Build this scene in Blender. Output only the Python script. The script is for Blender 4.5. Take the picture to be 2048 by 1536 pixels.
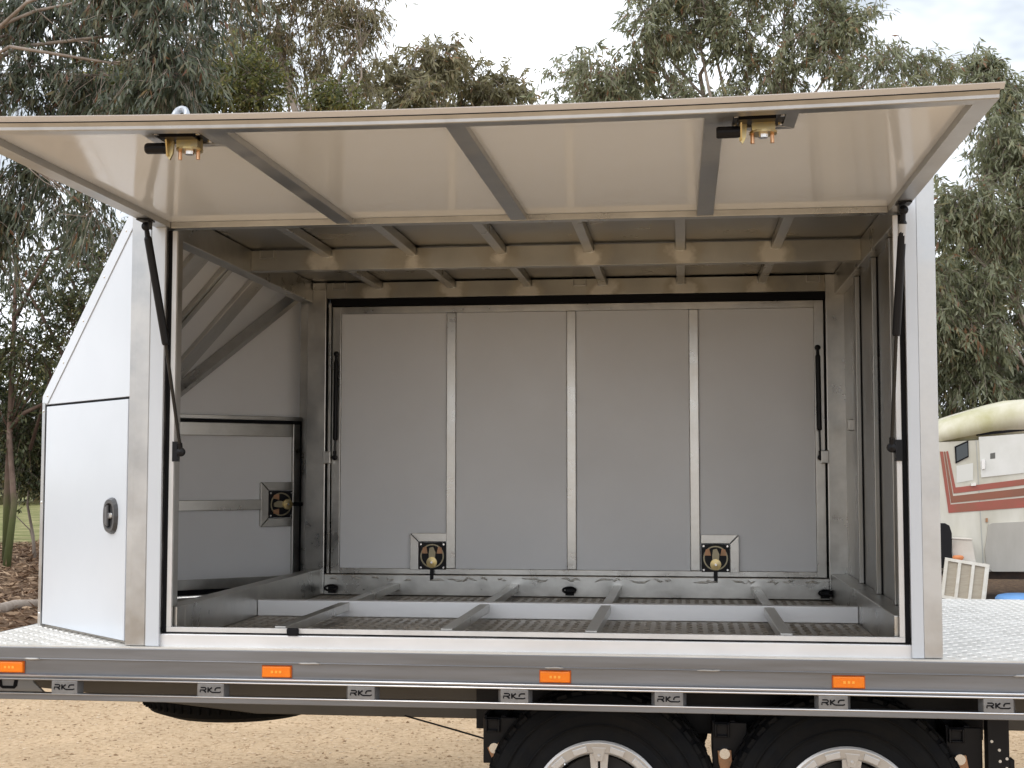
import bpy, math, random
import numpy as np
from mathutils import Vector, Matrix

for o in list(bpy.data.objects): bpy.data.objects.remove(o)
SC = bpy.context.scene
COL = SC.collection
R = math.radians
random.seed(7)

# ------------------------------------------------------------------ camera
FPX = 2758.92
YAW, PIT, ROL = R(-7.0005), R(3.788), R(0.028)
CAM = np.array([0.5755, -4.644, 1.5274])
_r = np.array([math.cos(YAW), -math.sin(YAW), 0.]); _f0 = np.array([math.sin(YAW), math.cos(YAW), 0.]); _z = np.array([0, 0, 1.])
FW = _f0*math.cos(PIT) + _z*math.sin(PIT); _u = _z*math.cos(PIT) - _f0*math.sin(PIT)
RT = _r*math.cos(ROL) + _u*math.sin(ROL); UP = _u*math.cos(ROL) - _r*math.sin(ROL)
cd = bpy.data.cameras.new('camera'); cam = bpy.data.objects.new('camera', cd); COL.objects.link(cam)
cd.sensor_width = 36.0; cd.lens = FPX/2048*36.0; cd.clip_start = 0.05; cd.clip_end = 2000
m = Matrix(((RT[0], UP[0], -FW[0], CAM[0]), (RT[1], UP[1], -FW[1], CAM[1]), (RT[2], UP[2], -FW[2], CAM[2]), (0, 0, 0, 1)))
cam.matrix_world = m
SC.camera = cam

# ------------------------------------------------------------------ world, sun, exposure
SUN_DIR = Vector((-0.75, -0.52, 0.95)).normalized()
elev = math.asin(SUN_DIR.z); az = math.atan2(SUN_DIR.x, SUN_DIR.y)
w = bpy.data.worlds.new('World'); SC.world = w; w.use_nodes = True
nt = w.node_tree; nt.nodes.clear()
out = nt.nodes.new('ShaderNodeOutputWorld'); bg = nt.nodes.new('ShaderNodeBackground')
sky = nt.nodes.new('ShaderNodeTexSky'); sky.sky_type = 'NISHITA'; sky.sun_disc = False
sky.sun_elevation = elev; sky.sun_rotation = az; sky.dust_density = 3.0; sky.air_density = 1.0
tc = nt.nodes.new('ShaderNodeTexCoord')
mp = nt.nodes.new('ShaderNodeMapping'); mp.inputs['Scale'].default_value = (1.0, 1.0, 2.2)
ns = nt.nodes.new('ShaderNodeTexNoise'); ns.inputs['Scale'].default_value = 3.2; ns.inputs['Detail'].default_value = 5; ns.inputs['Roughness'].default_value = 0.55
cr = nt.nodes.new('ShaderNodeValToRGB')
cr.color_ramp.elements[0].position = 0.38; cr.color_ramp.elements[0].color = (5.4, 5.9, 6.5, 1)
cr.color_ramp.elements[1].position = 0.64; cr.color_ramp.elements[1].color = (17.5, 18.0, 18.8, 1)
mx = nt.nodes.new('ShaderNodeMix'); mx.data_type = 'RGBA'; mx.inputs[0].default_value = 0.9
nt.links.new(tc.outputs['Generated'], mp.inputs['Vector']); nt.links.new(mp.outputs[0], ns.inputs['Vector'])
nt.links.new(ns.outputs['Fac'], cr.inputs[0]); nt.links.new(sky.outputs[0], mx.inputs[6]); nt.links.new(cr.outputs[0], mx.inputs[7])
nt.links.new(mx.outputs[2], bg.inputs['Color']); bg.inputs['Strength'].default_value = 0.1
nt.links.new(bg.outputs[0], out.inputs[0])
sd = bpy.data.lights.new('sun', 'SUN'); sd.energy = 0.8; sd.angle = R(40); sd.color = (1.0, 0.97, 0.92)
sun = bpy.data.objects.new('sun', sd); COL.objects.link(sun); sun.location = (-6, -8, 12)
sun.rotation_euler = SUN_DIR.to_track_quat('Z', 'Y').to_euler()
SC.view_settings.view_transform = 'Standard'; SC.view_settings.look = 'None'; SC.view_settings.gamma = 1.0
SC.view_settings.use_curve_mapping = False
SC.view_settings.exposure = 0.50
SC.render.engine = 'CYCLES'
SC.cycles.max_bounces = 8; SC.cycles.diffuse_bounces = 5; SC.cycles.glossy_bounces = 5

# ------------------------------------------------------------------ helpers
def ray(x, y): return FW + RT*(x-1024)/FPX - UP*(y-768)/FPX
def aty(x, y, Y):
    d = ray(x, y); return CAM + d*((Y-CAM[1])/d[1])
def atz(x, y, Z=0.0):
    d = ray(x, y); return CAM + d*((Z-CAM[2])/d[2])

def tag(o, label=None, cat=None, group=None, kind=None):
    if label: o['label'] = label
    if cat: o['category'] = cat
    if group: o['group'] = group
    if kind: o['kind'] = kind
    return o

def empty(name, loc, label, cat, group=None):
    o = bpy.data.objects.new(name, None); COL.objects.link(o); o.location = loc; o.empty_display_size = .2
    return tag(o, label, cat, group)

class MB:
    """collects shapes (in world coordinates) that become ONE mesh object"""
    def __init__(s, xf=None): s.V = []; s.F = []; s.M = []; s.mi = 0; s.xf = xf
    def add(s, vs, fs):
        b = len(s.V)
        s.V += [tuple(s.xf(*v)) for v in vs] if s.xf else [tuple(v) for v in vs]
        for f in fs: s.F.append([i+b for i in f]); s.M.append(s.mi)
        return s
    def box(s, x0, x1, y0, y1, z0, z1, nx=1):
        vs = []; fs = []
        for i in range(nx+1):
            x = x0+(x1-x0)*i/nx
            vs += [(x, y0, z0), (x, y1, z0), (x, y1, z1), (x, y0, z1)]
        for i in range(nx):
            a = 4*i; b = a+4
            for k in range(4):
                l = (k+1) % 4; fs.append([a+k, b+k, b+l, a+l])
        fs.append([0, 1, 2, 3]); e = 4*nx; fs.append([e+3, e+2, e+1, e])
        # consistent outward
        return s.add(vs, [f[::-1] for f in fs])
    def prism(s, poly, c0, c1, axis='y'):
        """poly: list of 2d points; axis y -> (x,z), x -> (y,z), z -> (x,y)"""
        def P(p, c): return (p[0], c, p[1]) if axis == 'y' else ((c, p[0], p[1]) if axis == 'x' else (p[0], p[1], c))
        n = len(poly)
        vs = [P(p, c0) for p in poly]+[P(p, c1) for p in poly]
        fs = [list(range(n)), list(range(2*n-1, n-1, -1))]
        for i in range(n):
            j = (i+1) % n; fs.append([i, i+n, j+n, j])
        return s.add(vs, fs)
    def cyl(s, p0, p1, r0, r1=None, n=12):
        r1 = r0 if r1 is None else r1
        return s.tube([p0, p1], [r0, r1], n)
    def tube(s, pts, rad, n=8, caps=True):
        pts = [np.array(p, float) for p in pts]; m_ = len(pts); vs = []; fs = []
        ref = np.array([0.31, 0.17, 0.93])
        for i, p in enumerate(pts):
            d = pts[min(i+1, m_-1)]-pts[max(i-1, 0)]; d /= (np.linalg.norm(d)+1e-9)
            a = np.cross(d, ref); l = np.linalg.norm(a)
            if l < 1e-3: a = np.cross(d, np.array([1., 0, 0])); l = np.linalg.norm(a)
            a /= l; b = np.cross(d, a)
            r = rad[i] if hasattr(rad, '__len__') else rad
            for k in range(n):
                t = 2*math.pi*k/n; vs.append(p+a*math.cos(t)*r+b*math.sin(t)*r)
        for i in range(m_-1):
            for k in range(n):
                l = (k+1) % n; fs.append([i*n+k, i*n+l, (i+1)*n+l, (i+1)*n+k])
        if caps: fs.append(list(range(n))[::-1]); fs.append([(m_-1)*n+k for k in range(n)])
        return s.add(vs, fs)
    def lathe(s, prof, c, n=48, axis='y'):
        """prof: list of (r, a): radius, offset along axis; closed ring profile"""
        vs = []; fs = []; m_ = len(prof)
        for k in range(n):
            t = 2*math.pi*k/n
            for r, a in prof:
                if axis == 'y': vs.append((c[0]+r*math.cos(t), c[1]+a, c[2]+r*math.sin(t)))
                else: vs.append((c[0]+r*math.cos(t), c[1]+r*math.sin(t), c[2]+a))
        for k in range(n):
            l = (k+1) % n
            for i in range(m_):
                j = (i+1) % m_; fs.append([k*m_+i, k*m_+j, l*m_+j, l*m_+i])
        return s.add(vs, fs)
    def build(s, name, mats, parent=None, org=(0, 0, 0), bevel=0, smooth=False, deform=None):
        me = bpy.data.meshes.new(name)
        V = s.V
        if deform: V = [deform(*v) for v in V]
        V = [(v[0]-org[0], v[1]-org[1], v[2]-org[2]) for v in V]
        me.from_pydata(V, [], s.F); me.update()
        if not isinstance(mats, (list, tuple)): mats = [mats]
        for mt in mats: me.materials.append(mt)
        if len(mats) > 1: me.polygons.foreach_set('material_index', s.M)
        import bmesh
        bm = bmesh.new(); bm.from_mesh(me); bmesh.ops.recalc_face_normals(bm, faces=bm.faces); bm.to_mesh(me); bm.free()
        if smooth: me.polygons.foreach_set('use_smooth', [True]*len(me.polygons))
        o = bpy.data.objects.new(name, me); COL.objects.link(o)
        if parent: o.parent = parent
        if bevel:
            b = o.modifiers.new('bevel', 'BEVEL'); b.width = bevel; b.segments = 2; b.limit_method = 'ANGLE'; b.angle_limit = R(40)
        return o

def copy_tree(o, parent=None, loc=None):
    c = o.copy(); COL.objects.link(c); c.parent = parent if parent else o.parent
    if loc is not None: c.location = loc
    for ch in list(o.children): copy_tree(ch, c)
    return c

# ------------------------------------------------------------------ materials
def new_mat(name):
    mt = bpy.data.materials.new(name); mt.use_nodes = True
    return mt, mt.node_tree, mt.node_tree.nodes['Principled BSDF']

def mat(name, c1, rough=0.5, metal=0.0, c2=None, scale=6.0, stretch=(1, 1, 1), r2=None, bump=0.0, bscale=60, spec=None, detail=4, lo=.35, hi=.65):
    mt, t, b = new_mat(name); L = t.links
    b.inputs['Metallic'].default_value = metal; b.inputs['Roughness'].default_value = rough
    if spec is not None: b.inputs['Specular IOR Level'].default_value = spec
    b.inputs['Base Color'].default_value = (*c1, 1)
    if c2 or r2 is not None or bump:
        co = t.nodes.new('ShaderNodeTexCoord'); mp_ = t.nodes.new('ShaderNodeMapping'); mp_.inputs['Scale'].default_value = stretch
        L.new(co.outputs['Object'], mp_.inputs['Vector'])
        n1 = t.nodes.new('ShaderNodeTexNoise'); n1.inputs['Scale'].default_value = scale; n1.inputs['Detail'].default_value = detail; n1.inputs['Roughness'].default_value = .6
        L.new(mp_.outputs[0], n1.inputs['Vector'])
        rp = t.nodes.new('ShaderNodeMapRange'); rp.inputs[1].default_value = lo; rp.inputs[2].default_value = hi
        L.new(n1.outputs['Fac'], rp.inputs[0])
        if c2:
            mxx = t.nodes.new('ShaderNodeMix'); mxx.data_type = 'RGBA'
            mxx.inputs[6].default_value = (*c1, 1); mxx.inputs[7].default_value = (*c2, 1)
            L.new(rp.outputs[0], mxx.inputs[0]); L.new(mxx.outputs[2], b.inputs['Base Color'])
        if r2 is not None:
            mr = t.nodes.new('ShaderNodeMapRange'); mr.inputs[3].default_value = rough; mr.inputs[4].default_value = r2
            L.new(rp.outputs[0], mr.inputs[0]); L.new(mr.outputs[0], b.inputs['Roughness'])
        if bump:
            n2 = t.nodes.new('ShaderNodeTexNoise'); n2.inputs['Scale'].default_value = bscale; n2.inputs['Detail'].default_value = 3
            L.new(mp_.outputs[0], n2.inputs['Vector'])
            bp = t.nodes.new('ShaderNodeBump'); bp.inputs['Strength'].default_value = bump; bp.inputs['Distance'].default_value = .01
            L.new(n2.outputs['Fac'], bp.inputs['Height']); L.new(bp.outputs[0], b.inputs['Normal'])
    return mt

ALU = mat('mill_aluminium', (.42, .42, .42), .30, 1.0, (.56, .56, .555), 5, (1, 1, 1), .48, .05, 30)
ALU_X = mat('brushed_aluminium_long', (.19, .197, .212), .33, 1.0, (.255, .262, .28), 7, (.15, 1, 2), .46, .03, 40)
ALU_IN = mat('welded_aluminium', (.40, .395, .38), .22, 1.0, (.64, .63, .60), 6.0, (1, 1, 1), .44, .06, 24, detail=5, lo=.25, hi=.75)
ALU_DK = mat('shade_toned_aluminium', (.27, .265, .25), .26, 1.0, (.40, .395, .38), 3.0, (1, 1, .4), .42, .03, 24, detail=4)  # darker copy for end wall and roof: their weaker light put into the colour
LIPM = mat('pale_lip', (.70, .70, .70), .4, .3, (.60, .60, .60), 6)
SILL = mat('bright_aluminium_sill', (.70, .705, .72), .42, .75, (.79, .79, .80), 5, (.5, 1, 1), .55, .02, 40)
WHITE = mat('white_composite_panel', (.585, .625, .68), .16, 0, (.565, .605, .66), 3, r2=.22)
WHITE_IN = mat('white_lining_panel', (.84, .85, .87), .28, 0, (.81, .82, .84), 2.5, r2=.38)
GLOSSW = mat('gloss_white_lining', (.77, .80, .85), .06, 0, (.75, .78, .83), 2, r2=.11)
BLACK = mat('black_rubber', (.007, .007, .009), .6, spec=.15)
BLACKP = mat('black_powder_coat', (.008, .008, .010), .38, spec=.22)
BRASS = mat('zinc_passivate', (.62, .47, .20), .33, 1.0, (.50, .42, .26), 40)
RUSTY = mat('coppery_zinc', (.48, .26, .15), .45, .8, (.36, .22, .13), 60)
STEEL = mat('bright_bolt_steel', (.72, .72, .72), .25, 1.0)
PAINT = mat('grey_chassis_paint', (.085, .078, .068), .42, .2, (.07, .064, .056), 3, bump=.02)
PLATE_G = mat('light_grey_paint', (.30, .30, .30), .45, .3)
BADGE = mat('grey_badge_casting', (.25, .25, .255), .42, .6, (.20, .20, .205), 30, bump=.04, bscale=120)
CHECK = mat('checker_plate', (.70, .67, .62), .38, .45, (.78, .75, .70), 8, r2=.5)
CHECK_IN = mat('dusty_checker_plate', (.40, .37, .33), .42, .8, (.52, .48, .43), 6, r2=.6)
TYRE = mat('tyre_rubber', (.006, .0065, .008), .6, 0, (.012, .0115, .011), 9, r2=.75, bump=.1, bscale=60, spec=.10)
RIM = mat('alloy_rim', (.60, .60, .60), .34, .6, (.54, .54, .54), 12)
RIMD = mat('dark_brake', (.02, .02, .022), .5, .3)
ZHOT = mat('weld_bead', (.66, .63, .57), .5, .9, (.85, .84, .80), 60, bump=.3, bscale=200)

def amber():
    mt, t, b = new_mat('amber_lens')
    b.inputs['Base Color'].default_value = (.90, .22, .008, 1); b.inputs['Roughness'].default_value = .18
    b.inputs['Subsurface Weight'].default_value = .25; b.inputs['Subsurface Radius'].default_value = (.02, .006, .001)
    co = t.nodes.new('ShaderNodeTexCoord'); vz = t.nodes.new('ShaderNodeTexChecker'); vz.inputs['Scale'].default_value = 260
    bp = t.nodes.new('ShaderNodeBump'); bp.inputs['Strength'].default_value = .25; bp.inputs['Distance'].default_value = .002
    t.links.new(co.outputs['Object'], vz.inputs['Vector']); t.links.new(vz.outputs['Fac'], bp.inputs['Height']); t.links.new(bp.outputs[0], b.inputs['Normal'])
    return mt
AMBER = amber()

# ================================================================== GROUND
def ground_mat():
    mt, t, b = new_mat('gravel_and_litter_ground'); L = t.links
    co = t.nodes.new('ShaderNodeTexCoord'); sp = t.nodes.new('ShaderNodeSeparateXYZ'); L.new(co.outputs['Object'], sp.inputs[0])
    def noise(sc, det=5, ro=.6):
        n = t.nodes.new('ShaderNodeTexNoise'); n.inputs['Scale'].default_value = sc; n.inputs['Detail'].default_value = det; n.inputs['Roughness'].default_value = ro
        L.new(co.outputs['Object'], n.inputs['Vector']); return n
    def ramp(src, stops):
        r_ = t.nodes.new('ShaderNodeValToRGB'); e = r_.color_ramp.elements
        while len(e) < len(stops): e.new(.5)
        for q, (p, c) in zip(e, stops): q.position = p; q.color = (*c, 1)
        L.new(src, r_.inputs[0]); return r_
    g1 = noise(28, 6, .7); g2 = noise(2.2, 3)
    rg = ramp(g1.outputs['Fac'], [(.28, (.33, .22, .125)), (.42, (.52, .37, .225)), (.58, (.63, .465, .30)), (.78, (.70, .55, .39))])
    rb = ramp(g2.outputs['Fac'], [(.3, (.82, .82, .82)), (.7, (1, 1, 1))])
    mu = t.nodes.new('ShaderNodeMix'); mu.data_type = 'RGBA'; mu.blend_type = 'MULTIPLY'; mu.inputs[0].default_value = 1
    L.new(rg.outputs[0], mu.inputs[6]); L.new(rb.outputs[0], mu.inputs[7])
    l1 = noise(11, 7, .75)
    rl = ramp(l1.outputs['Fac'], [(.3, (.045, .028, .018)), (.5, (.12, .075, .045)), (.68, (.26, .17, .10))])
    gr = noise(1.4, 5); rgr = ramp(gr.outputs['Fac'], [(.35, (.10, .12, .03)), (.65, (.30, .27, .13))])
    # litter zone: y + noise beyond 7.2
    nb = noise(.6, 4)
    def zone(y0, y1, amp):
        m1 = t.nodes.new('ShaderNodeMath'); m1.operation = 'MULTIPLY_ADD'; m1.inputs[1].default_value = amp
        L.new(nb.outputs['Fac'], m1.inputs[0]); L.new(sp.outputs['Y'], m1.inputs[2])
        r_ = t.nodes.new('ShaderNodeMapRange'); r_.inputs[1].default_value = y0; r_.inputs[2].default_value = y1
        L.new(m1.outputs[0], r_.inputs[0]); return r_
    z1 = zone(9.3, 9.9, 2.5); z2 = zone(27, 31, 8)
    def mixc(f, a, c):
        q = t.nodes.new('ShaderNodeMix'); q.data_type = 'RGBA'; L.new(f, q.inputs[0]); L.new(a, q.inputs[6]); L.new(c, q.inputs[7]); return q.outputs[2]
    c = mixc(z1.outputs[0], mu.outputs[2], rl.outputs[0]); c = mixc(z2.outputs[0], c, rgr.outputs[0])
    L.new(c, b.inputs['Base Color']); b.inputs['Roughness'].default_value = .95; b.inputs['Specular IOR Level'].default_value = .15
    bp = t.nodes.new('ShaderNodeBump'); bp.inputs['Strength'].default_value = .7; bp.inputs['Distance'].default_value = .025
    L.new(g1.outputs['Fac'], bp.inputs['Height']); L.new(bp.outputs[0], b.inputs['Normal'])
    return mt
gm = MB(); gm.add([(-400, -300, 0), (400, -300, 0), (400, 600, 0), (-400, 600, 0)], [[0, 1, 2, 3]])
g = gm.build('ground', ground_mat()); tag(g, 'tan gravel yard running into leaf litter under the trees', None, None, 'structure')

rng = np.random.default_rng(11)
def quads_object(name, V, mats, rnd, parent=None, nper=4, smooth=False):
    """V: (n, nper, 3) faces"""
    n = V.shape[0]; me = bpy.data.meshes.new(name)
    me.vertices.add(n*nper); me.vertices.foreach_set('co', V.reshape(-1).astype(np.float32))
    me.loops.add(n*nper); me.loops.foreach_set('vertex_index', np.arange(n*nper, dtype=np.int32))
    me.polygons.add(n); me.polygons.foreach_set('loop_start', np.arange(0, n*nper, nper, dtype=np.int32))
    me.polygons.foreach_set('loop_total', np.full(n, nper, dtype=np.int32))
    me.update(calc_edges=True)
    at = me.attributes.new('rnd', 'FLOAT', 'FACE'); at.data.foreach_set('value', rnd.astype(np.float32))
    me.materials.append(mats)
    o = bpy.data.objects.new(name, me); COL.objects.link(o)
    if parent: o.parent = parent
    return o

def rnd_mat(name, stops, rough=.8, trans=0.0, spec=.3):
    mt, t, b = new_mat(name); L = t.links
    a = t.nodes.new('ShaderNodeAttribute'); a.attribute_name = 'rnd'
    r_ = t.nodes.new('ShaderNodeValToRGB'); e = r_.color_ramp.elements
    while len(e) < len(stops): e.new(.5)
    for q, (p, c) in zip(e, stops): q.position = p; q.color = (*c, 1)
    L.new(a.outputs['Fac'], r_.inputs[0]); L.new(r_.outputs[0], b.inputs['Base Color'])
    b.inputs['Roughness'].default_value = rough; b.inputs['Specular IOR Level'].default_value = spec
    if trans:
        tr = t.nodes.new('ShaderNodeBsdfTranslucent'); ms = t.nodes.new('ShaderNodeMixShader'); ms.inputs[0].default_value = trans
        hs = t.nodes.new('ShaderNodeHueSaturation'); hs.inputs['Value'].default_value = 1.5; hs.inputs['Saturation'].default_value = 1.1
        L.new(r_.outputs[0], hs.inputs['Color']); L.new(hs.outputs[0], tr.inputs['Color'])
        L.new(b.outputs[0], ms.inputs[1]); L.new(tr.outputs[0], ms.inputs[2]); L.new(ms.outputs[0], t.nodes['Material Output'].inputs['Surface'])
    return mt

def stones(name, n, xr, yr, s0, s1, mt, label):
    # flattened pebbles: squashed octahedra with jitter (8 triangles each)
    cx = rng.uniform(*xr, n); cy = rng.uniform(*yr, n); s = s0+(s1-s0)*rng.random(n)**3
    base = np.array([[1, 0, 0], [0, 1, 0], [-1, 0, 0], [0, -1, 0], [0, 0, 1], [0, 0, -1]], float)
    F = np.array([[0, 1, 4], [1, 2, 4], [2, 3, 4], [3, 0, 4], [1, 0, 5], [2, 1, 5], [3, 2, 5], [0, 3, 5]])
    P = base[None]*(1+rng.uniform(-.35, .35, (n, 6, 1)))
    a = rng.uniform(0, 6.28, n); c_, s_ = np.cos(a), np.sin(a)
    X = P[..., 0]*c_[:, None]-P[..., 1]*s_[:, None]; Y = P[..., 0]*s_[:, None]+P[..., 1]*c_[:, None]; Z = P[..., 2]*rng.uniform(.35, .7, (n, 1))
    W = np.stack([X*s[:, None]*rng.uniform(.8, 1.5, (n, 1))+cx[:, None], Y*s[:, None]+cy[:, None], Z*s[:, None]+(s*.2)[:, None]], -1)
    T = W[:, F].reshape(-1, 3, 3)
    o = quads_object(name, T, mt, np.repeat(rng.random(n), 8), nper=3)
    return tag(o, label, None, None, 'stuff')
STONE = rnd_mat('gravel_stones', [(0, (.24, .155, .085)), (.2, (.44, .31, .19)), (.75, (.58, .43, .28)), (1, (.62, .49, .35))], .95)
stones('gravel', 30000, (-5.2, 4.2), (1.8, 6.2), .003, .012, STONE, 'loose tan gravel stones scattered over the yard')

def leaf_quads(P, D, L, W, fold=.15):
    """P base (n,3), D unit dir, lengths, widths -> diamond leaves (n,4,3)"""
    n = len(P); rv = rng.normal(size=(n, 3)); S = np.cross(D, rv); S /= np.linalg.norm(S, axis=1, keepdims=True)+1e-9
    N = np.cross(D, S)
    mid = P+D*(L*.42)[:, None]; sag = N*(L*fold)[:, None]
    return np.stack([P, mid+S*(W*.5)[:, None]+sag*.3, P+D*L[:, None]+sag*rng.uniform(-1, 1, (n, 1)), mid-S*(W*.5)[:, None]+sag*.3], 1)

def litter(n):
    x = rng.uniform(-14, -3, n); y = rng.uniform(8.2, 26, n)
    D = rng.normal(size=(n, 3)); D[:, 2] = rng.uniform(-.15, .35, n); D /= np.linalg.norm(D, axis=1, keepdims=True)
    P = np.stack([x, y, rng.uniform(.005, .05, n)], 1)
    V = leaf_quads(P, D, rng.uniform(.07, .2, n), rng.uniform(.015, .04, n))
    mt = rnd_mat('dry_leaf_litter', [(0, (.07, .04, .025)), (.5, (.20, .12, .07)), (1, (.42, .30, .20))], .9)
    o = quads_object('leaf_litter', V, mt, rng.random(n)); tag(o, 'brown fallen leaves and bark under the left trees', None, None, 'stuff')
litter(22000)

# ================================================================== TRAILER
T0 = (0.3, 1.1, 0.0)
tr = empty('trailer', T0, 'grey tandem trailer with checker plate deck, orange side markers and badge plates', 'trailer')
def TB(mb, name, mats, parent=tr, **k): return mb.build(name, mats, parent, org=T0, **k)

XA, XB = -1.985, 3.6          # front and rear end of the deck
ZD = .935
deck = TB(MB().box(XA, XB, -.025, 2.26, ZD-.006, ZD), 'deck', CHECK)

def tread(x0, x1, y0, y1, z, pitch=.040, L=.037, W=.0115, h=.0034):
    nx = int((x1-x0)/pitch); ny = int((y1-y0)/pitch)
    I, J = np.meshgrid(np.arange(nx), np.arange(ny), indexing='ij'); I = I.ravel(); J = J.ravel()
    cx = x0+(I+.5)*pitch; cy = y0+(J+.5)*pitch; flip = ((I+J) % 2)*2-1
    a = flip*math.pi/4; d = np.stack([np.cos(a), np.sin(a), 0*a], 1); s = np.stack([-np.sin(a), np.cos(a), 0*a], 1)
    c = np.stack([cx, cy, 0*cx+z+.0002], 1); t_ = c+np.array([0, 0, h])
    e0 = c-d*L/2; e1 = c+d*L/2; s0 = c+s*W/2; s1 = c-s*W/2; t0 = t_-d*L*.28; t1 = t_+d*L*.28
    q = np.stack([np.stack([e0, s1, t0], 1), np.stack([s1, t1, t0], 1), np.stack([s1, e1, t1], 1), np.stack([e1, s0, t1], 1), np.stack([s0, t0, t1], 1), np.stack([s0, e0, t0], 1)], 1)
    return q.reshape(-1, 3, 3)
def tread_obj(name, parts, mt, parent, org):
    V = np.concatenate(parts)-np.array(org); o = quads_object(name, V, mt, np.zeros(len(V)), parent, 3)
    return tag(o, kind='stuff')
tread_obj('tread_pattern', [tread(1.42, 3.58, 0.0, 2.25, ZD), tread(-1.98, -1.36, 0.0, .56, ZD), tread(-1.98, -1.36, 1.66, 2.25, ZD)], CHECK, deck, T0)

ur = MB()
ur.box(XA, XB, -.034, .03, .889, .930, 4); ur.box(XA, XB, -.037, -.03, .8885, .8925, 4)
ur.box(XA, XB, -.018, .03, .830, .889, 4); ur.box(XA, XB, -.031, .028, .8235, .830, 4)
srl = TB(ur, 'side_rail', ALU_X, bevel=.0015)
RIDGE = mat('rail_edge_highlight', (.72, .72, .74), .28, 1.0, (.80, .80, .82), 8, (.2, 1, 1))  # brighter than the rail metal: sky highlight along the edges put into the colour
for zz, rr_ in ((.8325, .0042), (.8205, .0038), (.8905, .0022)): TB(MB().tube([(XA, -.034, zz), (XB, -.034, zz)], rr_, 10), 'rail_edge', RIDGE, srl, smooth=True)
wb = MB()
for x in (-1.70, -.72, .12, .62, 1.62):
    L_ = random.uniform(.05, .08)
    wb.tube([(x+L_*i/6, -.036+random.uniform(-.001, .001), .8905+random.uniform(-.001, .001)) for i in range(7)], [.002]+[random.uniform(.004, .006) for _ in range(5)]+[.002], 6)
tag(TB(wb, 'weld_bead', mat('rail_weld', (.38, .37, .36), .5, .9), srl, smooth=True), kind='stuff')
lrl = TB(MB().box(XA, XB, -.034, .012, .750, .771, 4), 'guard_rail', ALU_X, bevel=.002)
TB(MB().tube([(XA, -.033, .7705), (XB, -.033, .7705)], .0035, 10), 'rail_edge', RIDGE, lrl, smooth=True)
TB(MB().box(XA, XB, 2.21, 2.265, .75, .93, 4), 'side_rail', ALU_X, bevel=.002)
TB(MB().box(XA-.03, XA, -.03, 2.26, .75, .93), 'end_rail', ALU_X, bevel=.002)

# badge plates with letters R K C
bx, bz = .1, .7945
b0 = MB(); hw = .058
b0.add([(-hw, 0, -.0235), (hw, 0, -.0235), (hw, 0, .0235), (-hw, 0, .0235), (-hw+.012, -.030, -.0225), (hw-.012, -.030, -.0225), (hw-.012, -.030, .0225), (-hw+.012, -.030, .0225)],
       [[4, 5, 6, 7], [0, 1, 5, 4], [1, 2, 6, 5], [2, 3, 7, 6], [3, 0, 4, 7], [3, 2, 1, 0]])
def stroke(mb, pts, wd, y0=-.0312, y1=-.0295):
    # flat ribbon along a polyline in the x,z plane
    n = len(pts); Lf = []; Rt = []
    for i in range(n):
        p = np.array(pts[i]); a = np.array(pts[max(i-1, 0)]); c = np.array(pts[min(i+1, n-1)])
        d = (c-a)/(np.linalg.norm(c-a)+1e-9); nn = np.array([-d[1], d[0]])
        Lf.append(p+nn*wd/2); Rt.append(p-nn*wd/2)
    vs = [(p[0], y0, p[1]) for p in Lf]+[(p[0], y0, p[1]) for p in Rt]+[(p[0], y1, p[1]) for p in Lf]+[(p[0], y1, p[1]) for p in Rt]
    fs = []
    for i in range(n-1):
        fs += [[i, i+1, n+i+1, n+i], [2*n+i, 3*n+i, 3*n+i+1, 2*n+i+1], [i, 2*n+i, 2*n+i+1, i+1], [n+i, n+i+1, 3*n+i+1, 3*n+i]]
    fs += [[0, n, 3*n, 2*n], [n-1, 3*n-1, 4*n-1, 2*n-1]]
    mb.add(vs, fs)
k = .00105
def lp(*p): return [((x-36)*k, (z-9)*k) for x, z in p]
letR = MB(); stroke(letR, lp((3, 17.5), (17, 17.5), (20, 16), (21, 13.5), (20, 11), (17, 9.5)), 4.2*k); stroke(letR, lp((17.5, 9.5), (2, 9.5), (1.5, 2)), 4.2*k); stroke(letR, lp((13, 9.5), (21, 2)), 5.2*k)
letK = MB(); stroke(letK, lp((28, 18.5), (28, 2)), 4.9*k); stroke(letK, lp((29.5, 9.5), (41, 18)), 4.9*k); stroke(letK, lp((30, 10), (40, 3), (44, 2.4), (66, 2.4), (71, 5)), 4.2*k)
letC = MB(); stroke(letC, lp((70, 17.5), (60, 17.5), (55, 16.5), (52, 13), (51, 8)), 4.6*k)
badge0 = b0.build('badge_plate', BADGE, tr, bevel=.002)
for lb in (letR, letK, letC): lb.build('letter', BLACK, badge0)
bxs = [-1.551, -1.027, -.502, .018, .528, 1.056, 1.572, 2.09]
for i, x in enumerate(bxs):
    o = badge0 if i == 0 else copy_tree(badge0, tr)
    o.location = (x-T0[0], -.006-T0[1], bz-T0[2])

# orange side markers
mk = MB(); mk.box(-.050, .050, -.012, 0, -.0185, .0185); mh = mk.build('marker_light', AMBER, tr, bevel=.004)
gl = MB()
for i in range(3): gl.box(-.018+.014*i, -.010+.014*i, -.0135, -.0118, -.004, .004)
gl.build('led_dot', mat('amber_led', (.95, .42, .05), .3), mh)
MB().box(-.053, .053, -.004, .001, -.0215, .0215).build('marker_base', mat('amber_base', (.55, .10, .004), .4), mh, bevel=.002)
for i, x in enumerate((-1.757, -.799, .153, 1.107, 2.06)):
    o = mh if i == 0 else copy_tree(mh, tr)
    o.location = (x-T0[0], -.0185-T0[1], .8595-T0[2])

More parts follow.
